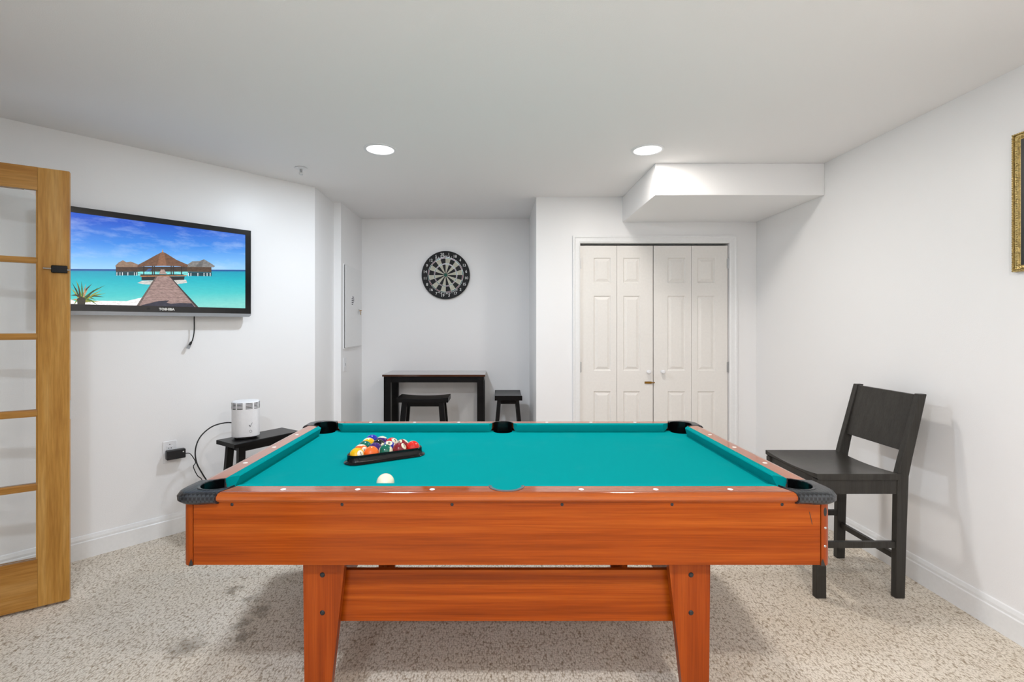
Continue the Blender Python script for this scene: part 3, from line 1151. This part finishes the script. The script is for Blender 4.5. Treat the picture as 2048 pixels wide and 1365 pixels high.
MB().strip([rsq(.062, .001), rsq(.066, .004), rsq(.066, .012), rsq(.058, .016)], closed=True, caps=True).build('router_base', BLACKM, rt, smooth=True)
body = MB().strip([rsq(.072, .012), rsq(RW, .016), rsq(RW, .20), rsq(RW - .001, .228), rsq(RW - .004, .234), rsq(RW - .012, .236)], closed=True, caps=True).build(
    'router_body', WHITEP, rt, smooth=True, angle=50)
vm = MB()
for k in range(48):
    a0 = 2 * math.pi * (k + .15) / 48
    for row in range(5):
        if k % 4 == 3:
            continue
        z = .190 + row * .0085
        r1 = rsq(RW + .0006, z)
        r2 = rsq(RW + .0006, z + .004)
        vm.add([r1[k], r1[(k + 1) % 48], r2[(k + 1) % 48], r2[k]], [(0, 1, 2, 3)])
vm.build('vent_slots', SLOT, body)
# check mark and ring printed on the front
yf = -RW * .92 - .0006
ck = MB().add([(.018, yf, .088), (.021, yf, .091), (.026, yf, .082), (.025, yf, .078)], [(0, 1, 2, 3)])
ck.add([(.024, yf, .078), (.027, yf, .080), (.038, yf + .001, .104), (.036, yf + .001, .104)], [(0, 1, 2, 3)])
ck.build('check_mark', SLOT, body)
MB().strip([[(.028 + r * math.cos(a * math.pi / 10), yf, .050 + r * math.sin(a * math.pi / 10)) for a in range(20)] for r in (.008, .0068)], closed=True).build(
    'button_ring', INK, body)
cbl = MB().tube(smooth_path([(-1.690, 3.165, .690), (-1.73, 3.20, .694), (-1.790, 3.195, .697), (-1.845, 3.140, .683), (-1.890, 3.092, .630), (-1.909, 3.071, .555), (-1.905, 3.075, .47),
                             (-1.88, 3.10, .385), (-1.84, 3.14, .27), (-1.80, 3.16, .12), (-1.74, 3.15, .02), (-1.64, 3.18, .008), (-1.52, 3.2, .008)]), .0042, 8).build('coaxial_cable', BLACKM, smooth=True)
tag(cbl, 'black coaxial cable looping from the router down to the floor', 'cable')

# ================================================================ TELEVISION on the angled wall
tp = LW(.723, 0)
tv = thing('television', 'flat television showing a tropical pier, hung on the left wall', 'television', (tp.x, tp.y, 1.70), LANG)
BEZ = plain('black_gloss_bezel', (15, 15, 17), 0.16)
TVB = plain('tv_rear_plastic', (24, 24, 26), 0.5)
MB().box(-.500, .500, -.085, -.050, -.280, .300).build('tv_case', TVB, tv, bevel=.006)
MB().box(-.44, .44, -.050, -.030, -.23, .25).build('tv_back', TVB, tv, bevel=.01)
MB().box(-.20, .20, -.030, 0, -.15, .15).build('wall_bracket', BLACKM, tv)
sx0, sx1, sz0, sz1 = -.4637, .4637, -.2422, .2669
bz = MB()
fy = -.090
for (a, b, c, d) in ((-.5, sx0, -.28, .30), (sx1, .5, -.28, .30), (sx0, sx1, sz1, .30), (sx0, sx1, -.28, sz0)):
    bz.box(a, b, fy, -.0845, c, d)
bz.build('bezel', BEZ, tv)
MB().prism([(-.5, -.278), (.5, -.278), (.5, -.290), (.488, -.302), (-.488, -.302), (-.5, -.290)], .050, .0895).build(
    'silver_bar', SILVER, tv, rot=(R(90), 0, 0))
# screen: sky and sea in the picture
ms, nt, b = new_mat('screen_picture')
tc = nd(nt, 'ShaderNodeTexCoord').outputs['Object']
sx_ = nd(nt, 'ShaderNodeSeparateXYZ')
nt.links.new(tc, sx_.inputs[0])
hz = math_n(nt, 'SUBTRACT', sx_.outputs['Z'], math_n(nt, 'ADD', math_n(nt, 'MULTIPLY', sx_.outputs['X'], .0788), -.0122))
sky = ramp(nt, math_n(nt, 'MULTIPLY', hz, 3.4), [(0, lin((150, 205, 250))), (.18, lin((120, 185, 245))), (.5, lin((58, 138, 228))), (.95, lin((22, 84, 200)))])
mp = nd(nt, 'ShaderNodeMapping')
mp.inputs['Scale'].default_value = (3.2, 1, 11)
mp.inputs['Rotation'].default_value = (0, R(12), 0)
nt.links.new(tc, mp.inputs['Vector'])
cl = noise(nt, mp.outputs[0], 1.6, 6, .6)
sky = mixc(nt, ramp(nt, cl, [(.5, (0, 0, 0)), (.85, (.5, .5, .5))]), sky, lin((205, 225, 250)))
sea = ramp(nt, math_n(nt, 'MULTIPLY', hz, -4.2), [(0, lin((20, 70, 140))), (.035, lin((16, 96, 160))), (.06, lin((0, 160, 190))), (.3, lin((20, 185, 200))), (.65, lin((75, 205, 205))), (1, lin((140, 222, 212)))])
mp2 = nd(nt, 'ShaderNodeMapping')
mp2.inputs['Scale'].default_value = (14, 1, 46)
nt.links.new(tc, mp2.inputs['Vector'])
wv = noise(nt, mp2.outputs[0], 2.2, 5, .65)
sea = mixc(nt, .55, sea, ramp(nt, wv, [(.3, (.66, .82, .86)), (.7, (1.0, 1.0, 1.0))]), 'MULTIPLY')
pic = mixc(nt, math_n(nt, 'GREATER_THAN', hz, 0.0), sea, sky)
b.inputs['Base Color'].default_value = (.005, .005, .005, 1)
b.inputs['Roughness'].default_value = .25
nt.links.new(pic, b.inputs['Emission Color'])
b.inputs['Emission Strength'].default_value = .95
scr = MB().add([(sx0, -.0855, sz0), (sx1, -.0855, sz0), (sx1, -.0855, sz1), (sx0, -.0855, sz1)], [(0, 1, 2, 3)]).build('screen', ms, tv)
# huts, pier, sand and palm of the picture, flat on the screen
ma, nta, ba = new_mat('screen_picture_shapes')
at = nd(nta, 'ShaderNodeAttribute', attribute_name='tint')
tn = noise(nta, coords(nta, scale=(26, 1, 60)), 2.2, 3, .7)
ca = mixc(nta, .7, at.outputs['Color'], ramp(nta, tn, [(.32, (.5, .5, .5)), (.68, (1.35, 1.35, 1.35))]), 'MULTIPLY')
ba.inputs['Base Color'].default_value = (.005, .005, .005, 1)
ba.inputs['Roughness'].default_value = .25
nta.links.new(ca, ba.inputs['Emission Color'])
ba.inputs['Emission Strength'].default_value = 1.0
TVP = [((247,243,242),[(-0.4572,-0.2132),(-0.4249,-0.2302),(-0.3341,-0.2195),(-0.2023,-0.2171),(-0.1165,-0.1894),(-0.1518,-0.26),(-0.4572,-0.2587)]),((120,215,215),[(-0.159,-0.0383),(0.12,-0.0154),(0.12,-0.0416),(-0.159,-0.0628)]),((62,50,44),[(-0.149,-0.0083),(0.1128,0.0152),(0.1128,-0.0166),(-0.149,-0.0381)]),((72,50,38),[(-0.2519,-0.0175),(-0.1465,-0.0081),(-0.1389,-0.0382),(-0.2519,-0.0475)]),((82,62,46),[(0.1113,0.0151),(0.2519,0.0253),(0.2519,-0.0102),(0.1113,-0.0177)]),((22,60,72),[(-0.2519,-0.0481),(-0.1477,-0.0395),(-0.1477,-0.0607),(-0.2519,-0.0687)]),((22,60,72),[(0.1156,-0.019),(0.2534,-0.0111),(0.2519,-0.0356),(0.1171,-0.0435)]),((235,240,240),[(-0.2486,-0.0502),(-0.2457,-0.0499),(-0.2457,-0.0694),(-0.2486,-0.0696)]),((235,240,240),[(-0.2342,-0.049),(-0.2313,-0.0488),(-0.2313,-0.0683),(-0.2342,-0.0685)]),((235,240,240),[(-0.2226,-0.0481),(-0.2197,-0.0478),(-0.2197,-0.0674),(-0.2226,-0.0677)]),((235,240,240),[(-0.1965,-0.0459),(-0.1935,-0.0457),(-0.1935,-0.0654),(-0.1965,-0.0657)]),((235,240,240),[(-0.1655,-0.0434),(-0.1625,-0.0432),(-0.1625,-0.0631),(-0.1655,-0.0633)]),((235,240,240),[(-0.1543,-0.0425),(-0.1512,-0.0423),(-0.1512,-0.0622),(-0.1543,-0.0625)]),((235,240,240),[(0.1171,-0.0238),(0.1211,-0.0235),(0.1211,-0.0455),(0.1171,-0.0458)]),((235,240,240),[(0.1309,-0.0227),(0.1349,-0.0224),(0.1349,-0.0444),(0.1309,-0.0447)]),((235,240,240),[(0.1703,-0.0195),(0.1744,-0.0192),(0.1744,-0.0415),(0.1703,-0.0418)]),((235,240,240),[(0.2059,-0.0166),(0.2101,-0.0163),(0.2101,-0.0388),(0.2059,-0.0391)]),((235,240,240),[(0.2239,-0.0152),(0.2281,-0.0149),(0.2281,-0.0374),(0.2239,-0.0377)]),((235,240,240),[(0.2421,-0.0137),(0.2464,-0.0134),(0.2464,-0.0361),(0.2421,-0.0364)]),((52,82,135),[(-0.1109,-0.0344),(-0.0928,-0.0157),(-0.0759,-0.0127),(-0.085,-0.0322)]),((145,118,98),[(-0.2555,-0.014),(-0.2399,0.0075),(-0.2194,0.0231),(-0.2011,0.0128),(-0.1814,0.0192),(-0.1465,0.0057),(-0.1477,-0.0103),(-0.2519,-0.0196)]),((128,126,124),[(0.1128,0.0283),(0.1402,0.0523),(0.1812,0.058),(0.208,0.0723),(0.2442,0.0523),(0.2734,0.033),(0.2657,0.0252),(0.1664,0.0183),(0.1113,0.0134)]),((105,103,102),[(0.1576,0.0192),(0.1841,0.0533),(0.208,0.0723),(0.196,0.021)]),((38,30,26),[(-0.1198,-0.0017),(-0.1147,-0.0012),(-0.1147,-0.0564),(-0.1198,-0.0567)]),((38,30,26),[(-0.0759,0.0023),(-0.0707,0.0028),(-0.0707,-0.053),(-0.0759,-0.0534)]),((38,30,26),[(-0.0668,0.0031),(-0.0615,0.0036),(-0.0615,-0.0523),(-0.0668,-0.0527)]),((38,30,26),[(0.0217,0.0112),(0.0272,0.0117),(0.0272,-0.0455),(0.0217,-0.0459)]),((38,30,26),[(0.0327,0.0122),(0.0382,0.0127),(0.0382,-0.0446),(0.0327,-0.045)]),((38,30,26),[(0.0773,0.0162),(0.0829,0.0167),(0.0829,-0.0412),(0.0773,-0.0416)]),((112,78,58),[(-0.0217,0.0951),(-0.0028,0.0876),(0.0521,0.0533),(0.1171,0.0271),(0.1113,0.0128),(0.0521,0.013),(-0.0217,0.0085),(-0.1083,-0.0025),(-0.149,-0.0105),(-0.1465,0.0027),(-0.1031,0.0346),(-0.0562,0.0708)]),((138,96,72),[(-0.0217,0.0951),(-0.0136,0.0912),(-0.0001,0.0105),(-0.051,0.0052),(-0.035,0.0794)]),((190,150,110),[(-0.0257,0.093),(-0.0217,0.1125),(-0.0168,0.094)]),((205,205,200),[(-0.149,-0.1066),(-0.1262,-0.0912),(-0.0615,-0.0837),(-0.0824,-0.1126),(-0.1185,-0.1117)]),((205,205,200),[(0.03,-0.0774),(0.1056,-0.0689),(0.1119,-0.0887),(0.0549,-0.1008)]),((24,24,32),[(-0.1338,-0.0532),(0.0914,-0.0356),(0.0914,-0.0454),(-0.1338,-0.0624)]),((24,30,36),[(-0.1287,-0.0661),(-0.0483,-0.0601),(-0.0641,-0.0838),(-0.1287,-0.0883)]),((24,30,36),[(0.0163,-0.0553),(0.0977,-0.0482),(0.0942,-0.0703),(0.03,-0.0774)]),((178,118,72),[(-0.1364,-0.0617),(0.1085,-0.0392),(0.1091,-0.0457),(-0.1364,-0.0679)]),((170,145,135),[(-0.0297,-0.0144),(-0.0136,-0.013),(0.0013,-0.0417),(-0.0404,-0.045)]),((105,90,84),[(-0.0478,-0.0581),(-0.0562,-0.0588),(-0.1527,-0.2418),(-0.1338,-0.2428)]),((58,50,50),[(0.0122,-0.0536),(0.019,-0.0541),(0.1782,-0.2452),(0.1547,-0.2458)]),((158,132,126),[(-0.0478,-0.0581),(0.013,-0.0536),(0.162,-0.2456),(-0.1401,-0.2424)]),((132,106,102),[(-0.0605,-0.0836),(0.0314,-0.0773),(0.0327,-0.0788),(-0.0613,-0.0852)]),((132,106,102),[(-0.065,-0.0925),(0.0379,-0.0857),(0.0393,-0.0874),(-0.0658,-0.0943)]),((132,106,102),[(-0.0713,-0.105),(0.047,-0.0975),(0.0484,-0.0994),(-0.0721,-0.107)]),((132,106,102),[(-0.0793,-0.121),(0.0589,-0.1127),(0.0603,-0.1148),(-0.0801,-0.1232)]),((132,106,102),[(-0.089,-0.1404),(0.0734,-0.1315),(0.0749,-0.1338),(-0.0898,-0.1428)]),((132,106,102),[(-0.1005,-0.1633),(0.0908,-0.1538),(0.0922,-0.1564),(-0.1013,-0.1658)]),((132,106,102),[(-0.1136,-0.1895),(0.111,-0.1798),(0.1124,-0.1826),(-0.1144,-0.1922)]),((132,106,102),[(-0.1284,-0.219),(0.1341,-0.2096),(0.1356,-0.2126),(-0.1292,-0.2219)]),((46,46,62),[(-0.1236,-0.2369),(-0.0824,-0.2241),(-0.0404,-0.21),(0.0135,-0.2048),(-0.0001,-0.2181),(0.0217,-0.226),(0.0661,-0.219),(0.1373,-0.2183),(0.1576,-0.2447),(-0.0028,-0.2443),(-0.1338,-0.2434)]),((70,105,40),[(-0.4137,-0.2186),(-0.3528,-0.1598),(-0.2995,-0.1277),(-0.3492,-0.1671),(-0.4103,-0.2258)]),((120,140,50),[(-0.4105,-0.2202),(-0.3495,-0.1859),(-0.297,-0.175),(-0.3475,-0.1942),(-0.4086,-0.2284)]),((45,60,35),[(-0.4048,-0.2),(-0.3503,-0.1887),(-0.3045,-0.1975),(-0.3502,-0.1975),(-0.4047,-0.2086)]),((150,150,60),[(-0.4163,-0.2289),(-0.3637,-0.2177),(-0.3194,-0.2265),(-0.3635,-0.2264),(-0.4161,-0.2374)]),((60,50,40),[(-0.4142,-0.2082),(-0.3852,-0.1522),(-0.3584,-0.122),(-0.38,-0.1574),(-0.409,-0.2134)]),((185,150,110),[(-0.401,-0.2184),(-0.3952,-0.1605),(-0.3872,-0.1269),(-0.3887,-0.1614),(-0.3945,-0.2194)]),((70,105,40),[(-0.404,-0.2197),(-0.407,-0.153),(-0.4061,-0.1115),(-0.4004,-0.1521),(-0.3974,-0.2189)]),((120,140,50),[(-0.4076,-0.2089),(-0.4214,-0.1468),(-0.4295,-0.1082),(-0.4152,-0.1438),(-0.4013,-0.2059)]),((45,60,35),[(-0.4075,-0.2359),(-0.431,-0.1665),(-0.4471,-0.1216),(-0.4252,-0.1624),(-0.4016,-0.2319)]),((150,150,60),[(-0.4093,-0.232),(-0.4347,-0.1821),(-0.4526,-0.1523),(-0.4295,-0.1766),(-0.404,-0.2266)]),((60,50,40),[(-0.4044,-0.2084),(-0.4319,-0.1959),(-0.4536,-0.1948),(-0.4308,-0.1874),(-0.4033,-0.1999)]),((185,150,110),[(-0.4024,-0.2279),(-0.4303,-0.2197),(-0.4526,-0.2221),(-0.43,-0.2112),(-0.4021,-0.2193)]),((70,105,40),[(-0.4103,-0.199),(-0.3725,-0.1978),(-0.3415,-0.2148),(-0.3735,-0.2064),(-0.4113,-0.2075)]),((120,140,50),[(-0.3991,-0.215),(-0.3789,-0.2158),(-0.3633,-0.2343),(-0.3811,-0.2241),(-0.4013,-0.2232)]),((45,60,35),[(-0.4052,-0.2312),(-0.3678,-0.1753),(-0.3341,-0.1455),(-0.3631,-0.1814),(-0.4007,-0.2372)]),((150,150,60),[(-0.4049,-0.2322),(-0.3567,-0.1818),(-0.3144,-0.157),(-0.353,-0.189),(-0.4012,-0.2393)]),((60,50,40),[(-0.4123,-0.2323),(-0.4185,-0.1668),(-0.4202,-0.1259),(-0.412,-0.1653),(-0.4058,-0.2309)]),((185,150,110),[(-0.4111,-0.2347),(-0.3931,-0.1788),(-0.3753,-0.1478),(-0.3871,-0.1823),(-0.4052,-0.2383)]),((70,105,40),[(-0.3984,-0.2013),(-0.3625,-0.216),(-0.3341,-0.2458),(-0.3655,-0.2239),(-0.4014,-0.2091)]),((120,140,50),[(-0.4114,-0.2129),(-0.4252,-0.227),(-0.4388,-0.249),(-0.4301,-0.2216),(-0.4164,-0.2075)]),((50,45,32),[(-0.4249,-0.2119),(-0.4061,-0.1988),(-0.3872,-0.2104),(-0.392,-0.2569),(-0.4226,-0.2577)])]


def clip_poly(pts):
    for ax, lim, sg in ((0, sx0, 1), (0, sx1, -1), (1, sz0, 1), (1, sz1, -1)):
        out = []
        for i in range(len(pts)):
            a_, b_ = pts[i - 1], pts[i]
            ia, ib = (a_[ax] - lim) * sg >= 0, (b_[ax] - lim) * sg >= 0
            if ia != ib:
                t_ = (lim - a_[ax]) / (b_[ax] - a_[ax])
                out.append((a_[0] + t_ * (b_[0] - a_[0]), a_[1] + t_ * (b_[1] - a_[1])))
            if ib:
                out.append(b_)
        pts = out
        if not pts:
            break
    return pts


me = bpy.data.meshes.new('picture_shapes')
vs, fs, cs_ = [], [], []
for k, (c, pts) in enumerate(TVP):
    pts = clip_poly(pts)
    if len(pts) < 3:
        continue
    o = len(vs)
    vs += [(x, -.0857 - k * .00002, z) for x, z in pts]
    fs.append(tuple(range(o, o + len(pts))))
    cs_.append(c)
me.from_pydata(vs, [], fs)
at_ = me.color_attributes.new('tint', 'FLOAT_COLOR', 'CORNER')
for p, c in zip(me.polygons, cs_):
    for li in p.loop_indices:
        at_.data[li].color = lin(c) + (1,)
me.materials.append(ma)
o = bpy.data.objects.new('picture_shapes', me)
COL.objects.link(o)
o.parent = scr
text_mesh('TOSHIBA', .020, 'lettering', SIGHT, tv, Matrix.Translation((0, -.0905, -.261)) @ FACE_CAM, bold=.0007)
MB().box(-.10, -.085, -.0905, -.090, -.266, -.254).build('sensor_window', TVB, tv)
# dangling mains lead
l0 = .889 - .723
cd = MB().tube(smooth_path([(l0, -.040, -.27), (l0, -.035, -.32), (l0 + .001, -.03, -.40), (l0 - .008, -.03, -.455), (l0 - .018, -.03, -.475)]), .0036, 7).build('mains_cord', BLACKM, tv, smooth=True)
MB().bar((l0 - .016, -.03, -.470), (l0 - .026, -.03, -.490), .014, .012).build('plug', BLACKM, cd)
MB().bar((l0 - .026, -.03, -.490), (l0 - .036, -.03, -.512), .019, .006, (0, 1, 0)).build('plug_cover', SILVER, cd)

# ================================================================ COUNTER CHAIR
ch = thing('counter_chair', 'charcoal wooden counter chair with solid back panel by the right wall', 'chair', (1.785, 2.595, 0))
SWY = .205
n = 14
rings = []
for i in range(n + 1):
    y = -.228 + .456 * i / n
    row = []
    e = abs(y) / .228
    for k in range(9):
        x = -.222 + .412 * k / 8
        d = .024 * (1 - e ** 2) * (1 - (2 * (x + .016) / .412) ** 4 * .4)
        row.append((x, y, .614 - d))
    row += [(.190, y, .584), (-.214, y, .584), (-.222, y, .592)]
    rings.append(row)
MB().strip(rings, closed=True, caps=True).build('seat', CHAIRW, ch, smooth=True, angle=40)
for sy_ in (-1, 1):
    yy = sy_ * SWY
    MB().box(-.222, -.172, yy - .016, yy + .016, 0, .584).build('front_leg', CHAIRW, ch, bevel=.003)
    rg = []
    for x, z, dp in ((.190, 0, .046), (.196, .30, .050), (.204, .60, .056), (.222, .68, .052), (.262, .84, .044), (.302, 1.002, .036)):
        rg.append([(x - dp / 2, yy - .016, z), (x + dp / 2, yy - .016, z), (x + dp / 2, yy + .016, z), (x - dp / 2, yy + .016, z)])
    MB().strip(rg, closed=True, caps=True).build('rear_post', CHAIRW, ch, bevel=.003)
    MB().box(-.175, .178, yy - .012, yy + .012, .512, .584).build('seat_rail', CHAIRW, ch)
    MB().box(-.175, .180, yy - .009, yy + .009, .245, .275).build('stretcher', CHAIRW, ch)
MB().box(-.212, -.186, -SWY + .016, SWY - .016, .512, .584).build('seat_rail', CHAIRW, ch)
MB().box(.180, .206, -SWY + .016, SWY - .016, .512, .584).build('seat_rail', CHAIRW, ch)
MB().box(.186, .204, -SWY + .016, SWY - .016, .178, .206).build('stretcher', CHAIRW, ch)
MB().box(-.206, -.188, -SWY + .016, SWY - .016, .300, .330).build('stretcher', CHAIRW, ch)
MB().hexa([(.220, -SWY + .012, .718), (.236, -SWY + .012, .718), (.236, SWY - .012, .718), (.220, SWY - .012, .718)],
          [(.288, -SWY + .012, .996), (.304, -SWY + .012, .996), (.304, SWY - .012, .996), (.288, SWY - .012, .996)]).build('back_panel', CHAIRW, ch, bevel=.002)

# ================================================================ PICTURE on the right wall (faces -X)
pf = thing('framed_picture', 'dark painting in an ornate gold frame on the right wall', 'picture', (XR, 1.782, 1.565))
FW, FH = .556, .582            # width along the wall, height; local Y runs along the wall
FP = [(0, 0), (0, .014), (.003, .019), (.008, .019), (.011, .012), (.015, .012), (.018, .016), (.031, .014), (.034, .009), (.038, .009), (.041, .006), (.041, 0)]
FP = [(o * .7, t) for o, t in FP]
corn = [(-FW / 2, 0), (FW / 2, 0), (FW / 2, FH), (-FW / 2, FH)]
inw = [(1, 1), (-1, 1), (-1, -1), (1, -1)]
for k in range(4):
    (ay, az), (by_2, bz_2) = corn[k], corn[(k + 1) % 4]
    (iy, iz), (jy, jz) = inw[k], inw[(k + 1) % 4]
    MB().strip([[(-t, ay + iy * o, az + iz * o) for o, t in FP], [(-t, by_2 + jy * o, bz_2 + jz * o) for o, t in FP]], closed=True, caps=True).build(
        'frame_side', GOLD, pf)
bd = MB()
step = .0095
for k in range(4):
    a, b_ = Vector(corn[k]), Vector(corn[(k + 1) % 4])
    a += Vector(inw[k]) * .0038
    b_ += Vector(inw[(k + 1) % 4]) * .0038
    L_ = (b_ - a).length
    for i in range(int(L_ / step)):
        p = a + (b_ - a) * (i * step / L_)
        r = .0036
        bd.add([(-.0195 - r, p.x, p.y), (-.0188, p.x - r, p.y), (-.0188, p.x, p.y + r), (-.0188, p.x + r, p.y), (-.0188, p.x, p.y - r)],
               [(0, 1, 2), (0, 2, 3), (0, 3, 4), (0, 4, 1)])
    a = Vector(corn[k]) + Vector(inw[k]) * .0172
    b_ = Vector(corn[(k + 1) % 4]) + Vector(inw[(k + 1) % 4]) * .0172
    L_ = (b_ - a).length
    for i in range(int(L_ / .010)):
        p = a + (b_ - a) * (i * .010 / L_)
        q = Vector((random.uniform(-.003, .003), random.uniform(-.003, .003)))
        r = .0042
        bd.add([(-.0195, p.x + q.x, p.y + q.y), (-.0148, p.x - r, p.y), (-.0148, p.x, p.y + r), (-.0148, p.x + r, p.y), (-.0148, p.x, p.y - r)],
               [(0, 1, 2), (0, 2, 3), (0, 3, 4), (0, 4, 1)])
bo = bd.build('frame_ornament', GOLD, pf)
bo['kind'] = 'stuff'
MB().box(-.008, -.002, -FW / 2 + .026, FW / 2 - .026, .026, FH - .026).build('canvas', CANVAS, pf)

# ================================================================ FRENCH DOOR, standing open
fd = bpy.data.objects.new('door_3', None)
COL.objects.link(fd)
fd.location = (-2.068 - .76 * .8325, 2.346 - .76 * .5540, 0)
fd.rotation_euler = (0, 0, math.atan2(.554, .8325))
struct(fd, 'open oak french door with glass panes at the left edge')
DW, TH = .76, .036
ST = .1145
zg0, zg1 = .236, 1.978
MB().box(DW - ST, DW, 0, TH, .012, 2.085).build('stile', OAKZ, fd, bevel=.002)
MB().box(0, ST, 0, TH, .012, 2.085).build('stile', OAKZ, fd, bevel=.002)
MB().box(ST, DW - ST, 0, TH, zg1, 2.085).build('top_rail', OAKX, fd)
MB().box(ST, DW - ST, 0, TH, .012, zg0).build('bottom_rail', OAKX, fd)
mz = ((1.632, 1.660), (1.272, 1.302), (.909, .942), (.561, .594))
for a, b_ in mz:
    mm = (a + b_) / 2
    MB().strip([[(x, .006, a), (x, .003, a + .008), (x, .003, b_ - .008), (x, .006, b_), (x, TH - .006, b_), (x, TH - .006, a)] for x in (ST, DW - ST)],
               closed=True, caps=True).build('muntin', OAKX, fd)
xm = DW / 2
MB().box(xm - .013, xm + .013, .004, TH - .004, zg0, zg1).build('muntin', OAKZ, fd)
lev = [zg0] + [v for a, b_ in reversed(mz) for v in (a, b_)] + [zg1]
for k in range(5):
    for x0, x1 in ((ST, xm - .013), (xm + .013, DW - ST)):
        MB().box(x0 + .0005, x1 - .0005, .016, .019, lev[2 * k] + .0005, lev[2 * k + 1] - .0005).build('glass_pane', GLASS, fd)
for x in (DW - ST,):
    MB().box(x - .006, x, .006, TH - .006, zg0, zg1).build('glazing_bead', OAKZ, fd)
MB().add([(DW - ST - .006, .0155, zg1 - .002), (DW - ST - .05, .0155, zg1 - .002), (DW - ST - .035, .0155, zg1 - .012), (DW - ST - .016, .0155, zg1 - .022), (DW - ST - .006, .0155, zg1 - .030)],
         [(0, 1, 2, 3, 4)]).build('paint_smear', WHITEP, fd)
lt = MB().box(.695, .754, -.016, 0, 1.590, 1.626).build('door_catch', BLACKP, fd, bevel=.004)
MB().tube([(.667, -.010, 1.610), (.764, -.010, 1.606)], .0038, 8).build('catch_pin', STEEL, lt)
MB().box(DW, DW + .002, .008, TH - .008, .885, .975).build('strike_plate', STEEL, fd)
for z in (.25, 1.05, 1.85):
    MB().box(-.012, .002, TH - .004, TH + .004, z - .045, z + .045).build('hinge', BRASS, fd)

for _m in bpy.data.materials:                # the lamps light the room; glowing surfaces need no light sampling of their own
    _m.cycles.emission_sampling = 'NONE'
